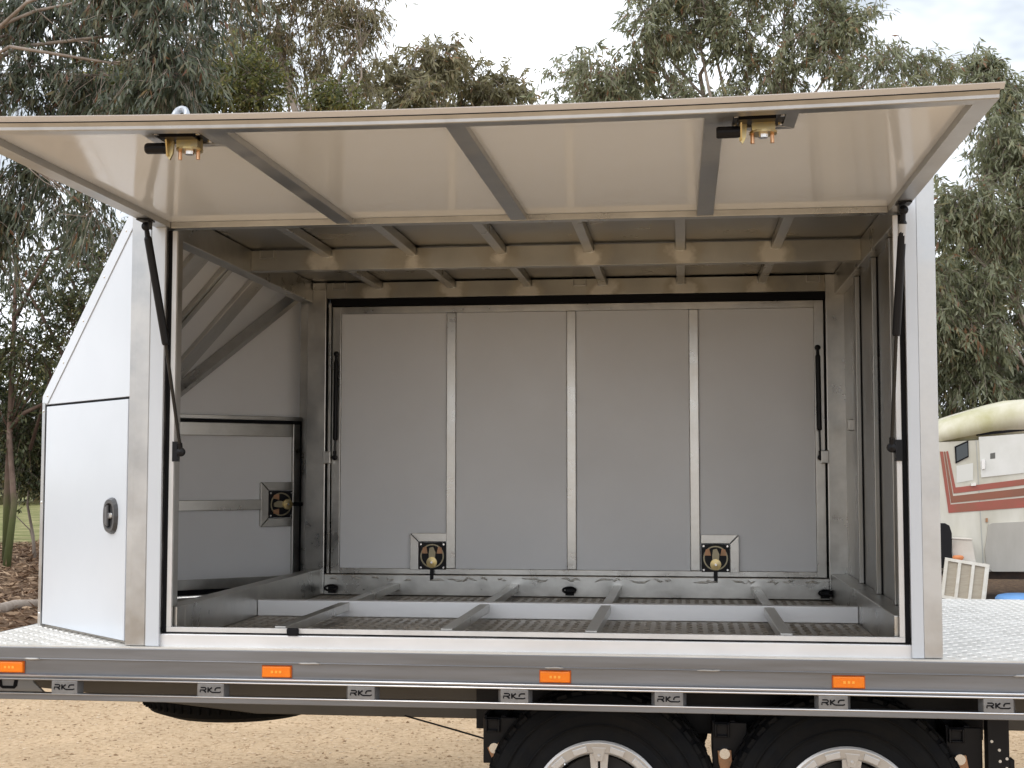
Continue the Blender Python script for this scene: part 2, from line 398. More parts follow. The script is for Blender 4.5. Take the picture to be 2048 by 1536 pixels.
# chassis
for nm, y0 in (('chassis_beam', .46), ('chassis_beam', 1.68)):
    cb = MB(); cb.prism([(XA, .72), (-1.72, .70), (-1.02, .632), (XB, .63), (XB, .915), (XA, .915)], y0, y0+.08, 'y'); TB(cb, nm, PAINT, bevel=.004)
for x in (-1.75, -1.2, -.6, 0.9, 1.5, 2.2, 2.9): TB(MB().box(x, x+.05, .02, 2.2, .83, .918), 'cross_member', PAINT)
# pressed plate at the front corner seen between the rails
fp = MB(); fp.prism([(-1.97, .745), (-1.68, .745), (-1.73, .79), (-1.75, .90), (-1.97, .90)], .10, .115, 'y'); fpo = TB(fp, 'corner_plate', PLATE_G, bevel=.003)
sl = MB(); sl.prism([(-1.86, .775), (-1.845, .765), (-1.80, .765), (-1.79, .775), (-1.785, .83), (-1.795, .83), (-1.805, .775), (-1.845, .775), (-1.855, .83), (-1.865, .83)], .098, .0995, 'y'); TB(sl, 'slot', BLACK, fpo)
# inner guards over the wheels
TB(MB().box(-.18, 1.62, .06, .46, .858, .868).box(-.18, 1.62, .44, .455, .60, .858), 'inner_guard', BLACKP)

# wheels
WR = .398
def wheel(name, loc, parent, org):
    e = MB()
    hwid = .125
    prof = [(.222, -.02), (.228, -.006), (.262, .0), (.315, -.004), (.352, .006), (.376, .018), (.390, .038), (WR, .06), (WR+.001, .125), (WR, .19), (.390, .212), (.36, .24), (.30, .25), (.228, .25), (.222, .23)]
    e.lathe(prof, (0, 0, 0), 72)
    # shoulder tread lugs
    for kx in range(46):
        a0 = 2*math.pi*kx/46
        for (ya, yb_, ra, rb, off) in ((.022, .052, .380, WR+.003, 0), (.056, .09, WR-.006, WR+.004, .5), (.1, .15, WR-.006, WR+.004, 0), (.16, .20, WR-.006, WR+.004, .5)):
            a = a0+off*2*math.pi/46; da = .048
            vs = []
            for (aa, yy, rr) in ((a-da, ya, ra), (a+da, ya+.004, ra), (a+da*.8, yb_, rb-.006), (a-da*.8, yb_-.004, rb-.006), (a-da*.9, ya, ra+.012), (a+da*.9, ya+.004, ra+.012), (a+da*.7, yb_, rb), (a-da*.7, yb_-.004, rb)):
                vs.append((rr*math.cos(aa), yy, rr*math.sin(aa)))
            e.add(vs, [[0, 1, 2, 3], [4, 5, 6, 7], [0, 1, 5, 4], [1, 2, 6, 5], [2, 3, 7, 6], [3, 0, 4, 7]])
    for rr in (.275, .338):       # raised rings on the sidewall
        e.lathe([(rr, -.0045), (rr+.004, -.007), (rr+.008, -.0045), (rr+.004, 0)], (0, 0, 0), 72)
    tyre = e.build(name, TYRE, parent); tyre.location = Vector(loc)-Vector(org)
    # rim
    rm = MB()
    rm.lathe([(.226, -.004), (.230, -.016), (.222, -.022), (.190, -.016), (.184, -.008), (.186, .06), (.175, .16), (.2, .16), (.216, .05), (.221, -.004)], (0, 0, 0), 72)
    for q in range(6):
        a = math.pi/2+q*math.pi/3; ca, sa = math.cos(a), math.sin(a)
        def P(r_, t_, y_): return (r_*ca-t_*sa, y_, r_*sa+t_*ca)
        for sgn in (-1, 1):
            # two legs of the spoke with a slot between
            vs = [P(.045, sgn*.004, .0), P(.200, sgn*.004, -.010), P(.200, sgn*.034, -.010), P(.045, sgn*.020, .0), P(.045, sgn*.004, .03), P(.200, sgn*.004, .028), P(.200, sgn*.030, .028), P(.045, sgn*.02, .03)]
            rm.add(vs, [[0, 1, 2, 3], [4, 5, 6, 7], [0, 1, 5, 4], [1, 2, 6, 5], [2, 3, 7, 6], [3, 0, 4, 7]])
        vs = [P(.160, -.012, -.016), P(.160, .012, -.016), P(.206, .024, -.020), P(.206, -.024, -.020), P(.160, -.012, .0), P(.160, .012, .0), P(.206, .024, .0), P(.206, -.024, .0)]
        rm.add(vs, [[0, 1, 2, 3], [4, 5, 6, 7], [0, 1, 5, 4], [1, 2, 6, 5], [2, 3, 7, 6], [3, 0, 4, 7]])
        rm.cyl(P(.178, 0, -.021), P(.178, 0, -.012), .0055, None, 10)
        for da in (.20, .62):   # raised pads on the lip
            a1 = a+da; a2 = a1+.24
            vs = []
            for y_ in (-.0245, -.010):
                for (r_, aa) in ((.194, a1), (.214, a1), (.214, a2), (.194, a2)): vs.append((r_*math.cos(aa), y_, r_*math.sin(aa)))
            rm.add(vs, [[0, 1, 2, 3], [4, 5, 6, 7], [0, 1, 5, 4], [1, 2, 6, 5], [2, 3, 7, 6], [3, 0, 4, 7]])
    rm.lathe([(.0, -.012), (.05, -.010), (.06, .0), (.06, .04), (.0, .04)], (0, 0, 0), 24)
    rm.build('rim', RIM, tyre, bevel=.0012)
    MB().lathe([(.0, .06), (.165, .06), (.165, .075), (.0, .075)], (0, 0, 0), 40).build('brake_disc', RIMD, tyre)
    vb = MB().cyl((-.115, -.03, .150), (-.108, .0, .145), .003, None, 8); vb.build('valve', STEEL, tyre)
    return tyre
WZ = .402
w1 = wheel('wheel', (.290, .115, WZ), tr, T0)
w2 = copy_tree(w1, tr); w2.location = Vector((1.116, .115, WZ))-Vector(T0); w2.rotation_euler = (0, R(4), 0)
for x in (.290, 1.116):
    c = copy_tree(w1, tr); c.location = Vector((x, 2.10, WZ))-Vector(T0); c.rotation_euler = (0, 0, math.pi)
TB(MB().cyl((.29, .3, WZ), (.29, 1.9, WZ), .03).cyl((1.116, .3, WZ), (1.116, 1.9, WZ), .03), 'axle', BLACKP)

# spring hangers
def hanger(x, rot=0):
    h = MB(); h.box(x-.062, x+.058, .25, .262, .515, .675); h.box(x+.0, x+.02, .262, .44, .52, .68); h.box(x-.062, x-.05, .262, .44, .55, .68)
    h.box(x-.055, x-.046, .235, .25, .625, .672); h.box(x-.010, x-.001, .235, .25, .625, .672); h.box(x-.046, x-.010, .235, .25, .664, .672); h.box(x-.046, x-.010, .235, .25, .625, .633)
    ho = TB(h, 'spring_hanger', BLACKP, bevel=.003)
    s_ = MB(); z0 = .572
    s_.cyl((x-.02, .225, z0), (x-.02, .26, z0), .018, None, 16)
    TB(s_, 'bolt', STEEL, ho)
    l_ = MB(); a = R(rot); dx, dz = math.sin(a), -math.cos(a)
    px, pz = math.cos(a), math.sin(a)
    poly = [(x-.02+px*.024+dx*t, z0+pz*.024+dz*t) for t in (-.01, .03, .085)]+[(x-.02-px*.024*f+dx*t, z0-pz*.024*f+dz*t) for t, f in ((.085, .55), (.03, 1), (-.01, 1))]
    l_.prism(poly, .236, .248, 'y'); TB(l_, 'shackle', RUSTY, ho, bevel=.002)
hanger(-.065, 24); hanger(.735, 4); hanger(1.52, 10)
TB(MB().tube([(-.42, .30, .665), (-.25, .30, .622), (-.08, .28, .582), (.03, .27, .560)], .0035, 6), 'brake_cable', BLACK, smooth=True)
# drop-down support leg with holes
lg = MB(); lg.box(1.585, 1.655, .20, .26, .18, .80); lg.box(1.655, 1.672, .205, .255, .30, .58)
lgo = TB(lg, 'support_leg', BLACKP, bevel=.003)
HOLE = mat('bare_pale_hole', (.75, .70, .62), .7)
for (x, z) in ((1.598, .640), (1.622, .612), (1.646, .584), (1.624, .575), (1.645, .552)): TB(MB().cyl((x, .1985, z), (x, .202, z), .005, None, 10), 'hole', HOLE, lgo)
# spare wheel slung flat under the deck
sp = MB(); sp.lathe([(.2, .0), (.30, -.005), (.37, .02), (.392, .06), (.395, .12), (.392, .18), (.36, .22), (.2, .22)], (-1.30, 1.12, .535), 64, 'z')
for q in range(60):
    a = 2*math.pi*q/60; ca, sa = math.cos(a), math.sin(a)
    cx, cy = -1.30+.392*ca, 1.12+.392*sa
    sp.box(cx-.006, cx+.006, cy-.006, cy+.006, .575, .72)
TB(sp, 'spare_tyre', mat('spare_rubber', (.006, .006, .006), .8, spec=.1))
TB(MB().box(-1.40, -1.32, .5, 1.7, .735, .77), 'spare_carrier', PAINT)

# ================================================================== CANOPY
C0 = (0.0, 1.1, ZD)
cp = empty('toolbox_canopy', C0, 'open white and aluminium toolbox canopy with raised gullwing door, standing on the trailer deck', 'canopy')
def CB(mb, name, mats, parent=cp, **k): return mb.build(name, mats, parent, org=C0, **k)
ZR = 2.487       # underside of roof sheet
YB = 2.20        # outer back face

# corner posts and trims (front side)
CB(MB().box(-1.351, -1.2755, .0, .075, .937, 2.52).box(-1.330, -1.279, -.0025, .001, .9375, 2.52), 'corner_post', ALU, bevel=.002)
CB(MB().box(1.3505, 1.410, .0, .075, .937, 2.55), 'corner_post', ALU, bevel=.002)
CB(MB().box(-1.275, -1.227, -.004, .010, .937, 2.46), 'trim_strip', WHITE, bevel=.001)
CB(MB().box(1.312, 1.350, -.004, .010, .937, 2.46), 'trim_strip', WHITE, bevel=.001)
for xa in (-1.2345, 1.3125): CB(MB().box(xa, xa+.007, .0105, .049, 1.0, 2.46), 'door_jamb', ALU, bevel=.001)
for xa, xb_ in ((-1.2272, -1.2102), (1.2952, 1.3122)): CB(MB().box(xa, xb_, .030, .050, .982, 2.395), 'rubber_seal', BLACK)
CB(MB().tube([(-1.225+2.535*i/60, .026, .9815+.0006*math.sin(i*1.7)+.0010*math.sin(i*.53)) for i in range(61)], .0038, 6), 'rubber_seal', BLACK)
CB(MB().box(-1.275, 1.349, .0115, .048, .922, .9775), 'sill', SILL, bevel=.003)
# pale lip round the opening
CB(MB().box(-1.2102, -1.1935, .022, .0365, 1.0005, 2.392), 'seal_lip', LIPM, bevel=.001)
CB(MB().box(1.2785, 1.2952, .022, .0365, 1.0005, 2.392), 'seal_lip', LIPM, bevel=.001)
CB(MB().box(-1.2102, 1.2952, .022, .0365, .9835, 1.0), 'seal_lip', LIPM, bevel=.001)
CB(MB().box(-.775, -.735, .004, .0215, .978, 1.003), 'door_stop', BLACK, bevel=.004)
# frame uprights behind the lip
CB(MB().box(-1.345, -1.2115, .06, .13, .945, 2.40), 'frame_upright', ALU_IN, bevel=.002)
CB(MB().box(1.2965, 1.384, .06, .13, .945, 2.40), 'frame_upright', ALU_IN, bevel=.002)

# roof
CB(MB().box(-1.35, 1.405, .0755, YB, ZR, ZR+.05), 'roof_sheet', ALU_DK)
def halo_mat():
    """welded beam: ground-back halos around every rib joint"""
    mt, t, b = new_mat('welded_beam'); L = t.links
    co = t.nodes.new('ShaderNodeTexCoord'); sp_ = t.nodes.new('ShaderNodeSeparateXYZ'); L.new(co.outputs['Object'], sp_.inputs[0])
    n1 = t.nodes.new('ShaderNodeTexNoise'); n1.inputs['Scale'].default_value = 9; n1.inputs['Detail'].default_value = 6; L.new(co.outputs['Object'], n1.inputs['Vector'])
    n2 = t.nodes.new('ShaderNodeTexNoise'); n2.inputs['Scale'].default_value = 3; n2.inputs['Detail'].default_value = 6; L.new(co.outputs['Object'], n2.inputs['Vector'])
    def M(op, a, b_=None, c_=None):
        m_ = t.nodes.new('ShaderNodeMath'); m_.operation = op
        for i_, v in enumerate((a, b_, c_)):
            if v is None: continue
            if isinstance(v, (int, float)): m_.inputs[i_].default_value = v
            else: L.new(v, m_.inputs[i_])
        return m_.outputs[0]
    x = M('ADD', sp_.outputs['X'], .92+.188+5*.3766); fr = M('MODULO', x, .3766); dx = M('ABSOLUTE', M('SUBTRACT', fr, .188))
    dz = M('MULTIPLY', M('SUBTRACT', sp_.outputs['Z'], 2.425-ZD), 1.1)
    d = M('SQRT', M('ADD', M('MULTIPLY', dx, dx), M('MULTIPLY', dz, dz)))
    d = M('ADD', d, M('MULTIPLY', M('SUBTRACT', n1.outputs['Fac'], .5), .20))
    mr = t.nodes.new('ShaderNodeMapRange'); mr.inputs[1].default_value = .062; mr.inputs[2].default_value = .03; L.new(d, mr.inputs[0])
    md = t.nodes.new('ShaderNodeMapRange'); md.inputs[1].default_value = .11; md.inputs[2].default_value = .07; L.new(d, md.inputs[0])
    r_ = t.nodes.new('ShaderNodeValToRGB'); L.new(n2.outputs['Fac'], r_.inputs[0])
    r_.color_ramp.elements[0].position = .3; r_.color_ramp.elements[0].color = (.31, .30, .27, 1); r_.color_ramp.elements[1].position = .7; r_.color_ramp.elements[1].color = (.50, .485, .44, 1)
    def mixc(f, a, c_):
        q = t.nodes.new('ShaderNodeMix'); q.data_type = 'RGBA'; L.new(f, q.inputs[0]); L.new(a, q.inputs[6]); q.inputs[7].default_value = (*c_, 1); return q.outputs[2]
    c = mixc(md.outputs[0], r_.outputs[0], (.40, .37, .31)); c = mixc(mr.outputs[0], c, (.70, .67, .60))
    L.new(c, b.inputs['Base Color']); b.inputs['Metallic'].default_value = .9
    rr = t.nodes.new('ShaderNodeMapRange'); rr.inputs[3].default_value = .36; rr.inputs[4].default_value = .6; L.new(mr.outputs[0], rr.inputs[0]); L.new(rr.outputs[0], b.inputs['Roughness'])
    return mt
HALO = halo_mat()
CB(MB().box(-1.2365, 1.2995, .165, .225, 2.440, 2.480), 'roof_beam', HALO, bevel=.002)
CB(MB().box(-1.2365, 1.2995, 1.0, 1.05, 2.393, 2.480), 'roof_beam', HALO, bevel=.002)
CB(MB().box(-1.168, 1.2585, 2.0, 2.05, 2.402, 2.480), 'roof_beam', HALO, bevel=.002)
for (ya, yb_) in ((.2255, .9995), (1.0505, 1.9995)):
    for xc in (-.905, -.54, -.163, .203, .577, .963):
        CB(MB().box(xc-.019, xc+.019, ya, yb_, 2.447, 2.4835), 'roof_rib', ALU_IN, bevel=.002)
wd_ = MB()
for yy in (1.0, 2.0):
    for xc in (-.905, -.54, -.163, .203, .577, .963):
        pts = [(xc-.021, yy-.003, 2.478), (xc-.021, yy-.004, 2.449), (xc, yy-.004, 2.444), (xc+.021, yy-.004, 2.449), (xc+.021, yy-.003, 2.478)]
        wd_.tube(pts, [.003, .0045, .004, .0045, .003], 5)
tag(CB(wd_, 'weld_bead', ZHOT, smooth=True), kind='stuff')
for (xx, yy) in ((-1.16, .985), (.09, 1.985), (1.2, 1.985), (-1.10, 1.985), (-1.20, 1.985)):
    pl = MB(); pl.box(xx-.032, xx+.032, yy-.012, yy+.014, 2.4425, 2.4465).box(xx-.032, xx-.028, yy-.012, yy+.014, 2.447, 2.478).box(xx+.028, xx+.032, yy-.012, yy+.014, 2.447, 2.478)
    CB(pl, 'roof_bracket', ALU_IN, bevel=.001)
# side beams and floor rails
CB(MB().box(-1.30, -1.237, .1305, 1.9995, 2.383, 2.4845), 'side_beam', ALU_IN, bevel=.003)
CB(MB().box(1.30, 1.36, .1305, 1.9995, 2.385, 2.4845), 'side_beam', ALU_IN, bevel=.003)
CB(MB().box(-1.2110, -1.182, .05, .1305, .944, 1.068).box(-1.25, -1.182, .1306, 1.9995, .944, 1.068), 'floor_rail', ALU_IN, bevel=.003)
CB(MB().prism([(1.265, .05), (1.296, .05), (1.296, .1305), (1.345, .1305), (1.345, 1.9995), (1.265, 1.9995)], .944, 1.068, 'z'), 'floor_rail', ALU_IN, bevel=.003)
CB(MB().box(-1.181, 1.264, .975, 1.025, .944, 1.010, 6), 'floor_rail', SILL, bevel=.003)
for (ya, yb_) in ((.05, .9745), (1.0255, 1.9995)):
    for xc in (-.81, -.226, .268, .916):
        CB(MB().box(xc-.020, xc+.020, ya, yb_, .972, 1.0045), 'floor_bar', ALU_IN, bevel=.002)
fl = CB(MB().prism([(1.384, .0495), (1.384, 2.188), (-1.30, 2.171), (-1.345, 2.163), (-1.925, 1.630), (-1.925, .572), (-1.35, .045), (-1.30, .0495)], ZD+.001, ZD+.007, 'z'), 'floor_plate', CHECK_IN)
# plate only spans the nose where the side walls allow; the tread follows the main bay
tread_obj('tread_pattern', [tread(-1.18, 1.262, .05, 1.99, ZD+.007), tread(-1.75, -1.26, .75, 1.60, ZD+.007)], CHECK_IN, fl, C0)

# back wall
CB(MB().box(-1.265, -1.169, 2.0, 2.08, .945, 2.4845), 'frame_post', ALU_IN, bevel=.004)
CB(MB().box(1.259, 1.362, 2.0, 2.08, .945, 2.4845), 'frame_post', ALU_IN, bevel=.004)
CB(MB().box(-1.1685, 1.2585, 2.0, 2.06, .945, 1.0445, 6), 'door_sill', ALU_IN, bevel=.003)
wv = MB()
for i in range(26):
    x = -1.12+2.36*i/26+random.uniform(-.03, .03); L_ = random.uniform(.03, .1)
    wv.tube([(x+L_*q/4, 1.9985, 1.022+random.uniform(-.006, .012)) for q in range(5)], [.001, .004, .005, .004, .001], 5)
tag(CB(wv, 'weld_bead', ZHOT, smooth=True), kind='stuff')
for xx, yy in ((.04, 1.975), (-1.12, 1.97), (1.235, 1.96)):
    rg_ = MB(); rg_.tube([(xx+.030*math.cos(a), yy-.02+.012*math.sin(a), .982+.012*math.sin(a)) for a in [i*2*math.pi/14 for i in range(15)]], .006, 6); rg_.box(xx-.02, xx+.02, yy+.0, yy+.024, .955, .99)
    CB(rg_, 'tie_down_ring', [BLACKP])

CB(MB().box(-1.35, -1.2655, 2.172, 2.189, .942, 2.4845), 'frame_post', ALU_IN, bevel=.003)
bd = CB(MB().box(-1.141, -1.0985, 2.020, 2.055, 1.047, 2.362).box(1.206, 1.250, 2.020, 2.055, 1.047, 2.362)
        .box(-1.0984, 1.2059, 2.0195, 2.055, 2.327, 2.362).box(-1.0984, 1.2059, 2.0195, 2.055, 1.047, 1.0735), 'side_door', ALU_IN, bevel=.002)
for xc in (-.544, .047, .637): CB(MB().box(xc-.0225, xc+.0225, 2.0185, 2.05, 1.074, 2.3265), 'door_tube', ALU_IN, bd, bevel=.003)
pe = [-1.098, -.5668, -.5212, .0242, .0698, .6142, .6598, 1.2055]
for i in range(0, 8, 2): CB(MB().box(pe[i], pe[i+1], 2.034, 2.045, 1.0735, 2.3268), 'door_panel', WHITE_IN, bd, bevel=.002)
CB(MB().box(-1.35, 1.40, 2.19, YB, .94, 2.49), 'wall_skin', WHITE)
CB(MB().box(-1.15, 1.2585, 2.012, 2.05, 2.364, 2.4005).box(-1.1685, -1.1425, 2.03, 2.05, 1.046, 2.362).box(1.2515, 1.2585, 2.03, 2.05, 1.046, 2.362), 'rubber_seal', BLACK)
CB(MB().box(-1.158, -1.146, 2.008, 2.04, 1.047, 2.38), 'seal_channel', ALU_IN, bevel=.001)

def latch_wall(mb_xf, name, parent, mir=1):
    """box latch seen from inside; local coords (u right, w towards viewer, v up), centre 0, half size .068"""
    a = MB(mb_xf)
    a.mi = 0; a.prism([(-.066, -.066), (.066, -.066), (.066, .066), (-.066, .066)], 0, .004, 'y')
    a.mi = 1; a.lathe([(.052, .004), (.058, .004), (.058, .010), (.052, .010)], (0, 0, 0), 28)
    a.mi = 2
    for s in (-1, 1): a.prism([(s*.022, .012), (s*.052, .012), (s*.046, .040), (s*.030, .046)], .004, .011, 'y')
    a.mi = 1; a.prism([(-.014, -.02), (.014, -.02), (.018, .018), (.006, .044), (-.012, .040), (-.016, .012)], .006, .016, 'y')
    a.mi = 3; a.lathe([(.0, .012), (.026, .012), (.026, .022), (.0, .024)], (0, 0, -.030), 18)
    a.mi = 4; a.lathe([(.0, .024), (.006, .024), (.006, .028), (.0, .028)], (0, 0, -.030), 8)
    for sx in (-1, 1):
        for sz in (-1, 1): a.lathe([(.0, .004), (.006, .004), (.005, .008), (.0, .008)], (sx*.056, 0, sz*.056), 8)
    a.mi = 0; a.prism([(-.009, -.115), (.009, -.115), (.009, -.060), (-.009, -.060)], .006, .018, 'y')
    return a.build(name, [BLACKP, mat('dull_zinc_'+name, (.33, .29, .20), .4, .9), RUSTY, BRASS, STEEL], parent, org=C0)
def latch_frame(xf, name, parent, inner=.068, wd=.042, sides='LTR'):
    a = MB(xf); o_ = inner+wd; g_ = .0015
    if 'L' in sides: a.prism([(-o_, -inner), (-inner-g_, -inner), (-inner-g_, inner-g_), (-o_, o_-g_*2)], 0, .022, 'y')
    if 'R' in sides: a.prism([(inner+g_, -inner), (o_, -inner), (o_, o_-g_*2), (inner+g_, inner-g_)], 0, .022, 'y')
    x0 = -o_+g_*2 if 'L' in sides else -inner; x1 = o_-g_*2 if 'R' in sides else inner
    xi0 = -inner+g_ if 'L' in sides else -inner; xi1 = inner-g_ if 'R' in sides else inner
    a.prism([(xi0, inner+g_), (xi1, inner+g_), (x1, o_), (x0, o_)], 0, .022, 'y')
    if 'B' in sides: a.prism([(x0, -o_), (x1, -o_), (xi1, -inner-g_), (xi0, -inner-g_)], 0, .022, 'y')
    return a.build(name, ALU_IN, parent, org=C0, bevel=.0015)
for xc, sd_ in ((-.632, 'LT'), (.732, 'TR')):
    xf = (lambda cx: (lambda u, w_, v: (cx+u, 2.033-w_, 1.136+v)))(xc)
    latch_frame(xf, 'latch_frame', bd, sides=sd_)
    latch_wall((lambda cx: (lambda u, w_, v: (cx+u, 2.016-w_, 1.136+v)))(xc), 'latch', bd)

def gas_strut(p_top, p_mid, p_bot, r_body, r_rod, parent, name='gas_strut', label_band=False, brk=None):
    a = MB(); pt, pm, pb = map(np.array, (p_top, p_mid, p_bot))
    d = (pb-pt)/np.linalg.norm(pb-pt)
    a.tube([pt+d*.035, pt+d*.042, pm-d*.006, pm], [r_body*.8, r_body, r_body, r_body*.75], 16)
    st = CB(a, name, BLACKP, parent, smooth=False)
    CB(MB().tube([pm, pb-d*.03], r_rod, 12), 'rod', mat('dark_rod_%d' % len(bpy.data.materials), (.03, .03, .03), .25, .6), st)
    for q, q2 in ((pt, pt+d*.036), (pb, pb-d*.032)):
        e = MB(); e.tube([q, q2], [r_body*.55, r_body*.7], 10); e.lathe([(.0, -.012), (r_body*1.05, -.008), (r_body*1.2, 0), (r_body*1.05, .008), (.0, .012)], q, 12)
        CB(e, 'ball_joint', BLACKP, st)
    if label_band: CB(MB().tube([pt+d*.045, pt+d*.108], r_body*1.06, 16), 'label_band', mat('silver_label', (.46, .47, .49), .4, .3), st)
    return st
gas_strut((-1.115, 1.995, 2.125), (-1.117, 1.995, 1.70), (-1.119, 1.995, 1.615), .012, .005, cp)
gas_strut((1.2185, 1.99, 2.132), (1.222, 1.99, 1.74), (1.225, 1.99, 1.612), .012, .005, cp, label_band=False)
for xx in (-1.155, 1.245):
    CB(MB().box(xx-.018, xx+.018, 1.975, 1.999, 1.585, 1.645), 'strut_bracket', ALU_IN, bevel=.003)
CB(MB().box(1.322, 1.352, 1.70, 1.76, 1.73, 1.78), 'strut_bracket', ALU_IN, bevel=.003)

# right end wall (outer white skin, inner ribs)
ew = CB(MB().box(1.385, 1.408, .0755, YB, .937, 2.49), 'end_wall', WHITE)
for (ya, yb_) in ((.1305, .42), (.48, .88), (.94, 1.40), (1.46, 1.999)):
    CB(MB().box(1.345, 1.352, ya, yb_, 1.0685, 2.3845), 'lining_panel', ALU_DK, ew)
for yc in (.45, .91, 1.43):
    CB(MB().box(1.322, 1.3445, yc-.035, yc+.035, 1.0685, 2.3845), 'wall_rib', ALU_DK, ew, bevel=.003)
    CB(MB().box(1.340, 1.3515, yc-.045, yc-.036, 1.0685, 2.3845), 'seam', BLACK, ew)

# ------------------------------------------------ nose (tapered front)
XN, YN, ZN = -1.932, .557, 1.83     # tip
XP, YP, ZP = -1.352, .022, 2.475    # at the post
MIR = 2.2
def wallframe(far=False):
    a = np.array([XP, YP, 0.]); b = np.array([XN, YN, 0.])
    t_ = (b-a)/np.linalg.norm(b-a); nrm = np.array([t_[1], -t_[0], 0.])
    if nrm[1] > 0: nrm = -nrm      # outward (towards the camera side)
    def f(u, w_, z):
        p = a+t_*u+nrm*w_; y = MIR-p[1] if far else p[1]
        return (p[0], y, z)
    return f, float(np.linalg.norm(b-a))
NW, LW = wallframe(False); FWL, _ = wallframe(True)
SLOPE = (ZP-ZN)/LW
def ztop(u): return ZP-(ZP-ZN)*u/LW
for far in (False, True):
    f = FWL if far else NW
    inner = WHITE_IN if far else WHITE
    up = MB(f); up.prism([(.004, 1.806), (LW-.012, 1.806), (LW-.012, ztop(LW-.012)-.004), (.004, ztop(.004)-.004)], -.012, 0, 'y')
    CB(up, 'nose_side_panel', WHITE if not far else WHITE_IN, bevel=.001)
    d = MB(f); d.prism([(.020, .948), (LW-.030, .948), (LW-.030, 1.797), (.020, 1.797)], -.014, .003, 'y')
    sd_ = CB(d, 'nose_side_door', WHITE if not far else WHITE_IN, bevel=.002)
    se = MB(f); se.prism([(LW-.030, 1.0), (LW-.016, 1.0), (LW-.016, 1.803), (LW-.030, 1.803)], -.02, -.004, 'y'); se.prism([(.004, .94), (.019, .94), (.019, 1.803), (.004, 1.803)], -.03, -.012, 'y'); se.prism([(.004, 1.7975), (LW-.02, 1.7975), (LW-.02, 1.8055), (.004, 1.8055)], -.02, -.010, 'y')
    CB(se, 'rubber_seal', BLACK)
    tp = MB(f); tp.prism([(LW-.0155, .937), (LW+.012, .937), (LW+.012, 1.815), (LW-.0155, 1.815)], -.03, .004, 'y'); CB(tp, 'nose_corner_angle', ALU, bevel=.001)
    # slope trim
    st_ = MB(f); q = .062
    st_.prism([(LW+.014, ZN-.016), (LW+.010, ZN+.010), (.0, ztop(0)+.014), (.0, ztop(0)-q), (LW-.035, ZN-.022)], .0005, .004, 'y')
    so = CB(st_, 'slope_trim', WHITE, bevel=.001)
    if not far:
        sc_ = MB(f)
        for u in (.06, .24, .42, .60, .75):
            z_ = ztop(u)-.022; sc_.lathe([(.0, .004), (.006, .004), (.004, .0065), (.0, .007)], (u, 0, z_), 10)
        for z_ in (1.78, 1.42, .985): sc_.lathe([(.0, .004), (.006, .004), (.004, .0065), (.0, .007)], (LW-.002, 0, z_), 10)
        CB(sc_, 'rivet', STEEL, so)
        # paddle handle
        hx, hz = .137, 1.382
        def oct_(rx, rz, n_=20, pw=2.6):
            r_ = []
            for i in range(n_):
                a = 2*math.pi*i/n_; c_, s_ = math.cos(a), math.sin(a)
                r_.append((hx+rx*math.copysign(abs(c_)**(2/pw), c_), hz+rz*math.copysign(abs(s_)**(2/pw), s_)))
            return r_
        O = oct_(.054, .066); I = oct_(.036, .046); n_ = len(O); I2 = oct_(.030, .040); O2 = oct_(.046, .058)
        hb = MB(f)
        vs = [(p[0], .003, p[1]) for p in O]+[(p[0], .016, p[1]) for p in O2]+[(p[0], .016, p[1]) for p in I]+[(p[0], .004, p[1]) for p in I2]
        fs = []
        for lv in range(3):
            for i in range(n_): j = (i+1) % n_; fs.append([lv*n_+i, lv*n_+j, (lv+1)*n_+j, (lv+1)*n_+i])
        fs.append([3*n_+i for i in range(n_)])
        hb.add(vs, fs)
        ho = CB(hb, 'handle', mat('charcoal_handle_plastic', (.045, .045, .048), .35), sd_)
        lv = MB(f); lv.prism([(hx+.012, hz-.040), (hx+.034, hz-.030), (hx+.036, hz+.028), (hx+.014, hz+.040)], .006, .017, 'y'); lv.prism([(hx-.030, hz-.008), (hx+.014, hz-.012), (hx+.014, hz+.012), (hx-.030, hz+.008)], .006, .014, 'y')
        CB(lv, 'lever', mat('lever_plastic', (.09, .09, .095), .3), ho, bevel=.004)
        CB(MB(f).lathe([(0, .014), (.009, .014), (.008, .017), (0, .017)], (hx-.018, 0, hz+.003), 12), 'key_barrel', STEEL, ho)
# inside of the far nose wall: door frame, bar, latch
fi = lambda u, w_, z: FWL(u, -.0145-w_, z)
fr = MB(fi); fr.prism([(.005, 1.80), (.745, 1.80), (.745, 1.82), (.005, 1.82)], 0, .03, 'y'); CB(fr, 'nose_wall_rail', ALU_IN, bevel=.002)
fr = MB(fi)
fr.prism([(.012, .98), (.050, .98), (.050, 1.783), (.012, 1.783)], 0, .024, 'y'); fr.prism([(.7, .98), (.74, .98), (.74, 1.783), (.7, 1.783)], 0, .024, 'y')
fr.prism([(.0505, 1.72), (.6995, 1.72), (.6995, 1.783), (.0505, 1.783)], 0, .0235, 'y'); fr.prism([(.0505, .98), (.6995, .98), (.6995, 1.028), (.0505, 1.028)], 0, .0235, 'y')
far_door = [o for o in cp.children if o.name.startswith('nose_side_door')][-1]
CB(fr, 'door_frame', ALU_IN, far_door, bevel=.002)
sl_ = MB(fi); sl_.prism([(.003, .98), (.0115, .98), (.0115, 1.7995), (.003, 1.7995)], .004, .022, 'y'); sl_.prism([(.0116, 1.7835), (.745, 1.7835), (.745, 1.7995), (.0116, 1.7995)], .002, .018, 'y'); sl_.prism([(.0116, .955), (.745, .955), (.745, .9795), (.0116, .9795)], .002, .02, 'y'); CB(sl_, 'rubber_seal', BLACK, far_door)
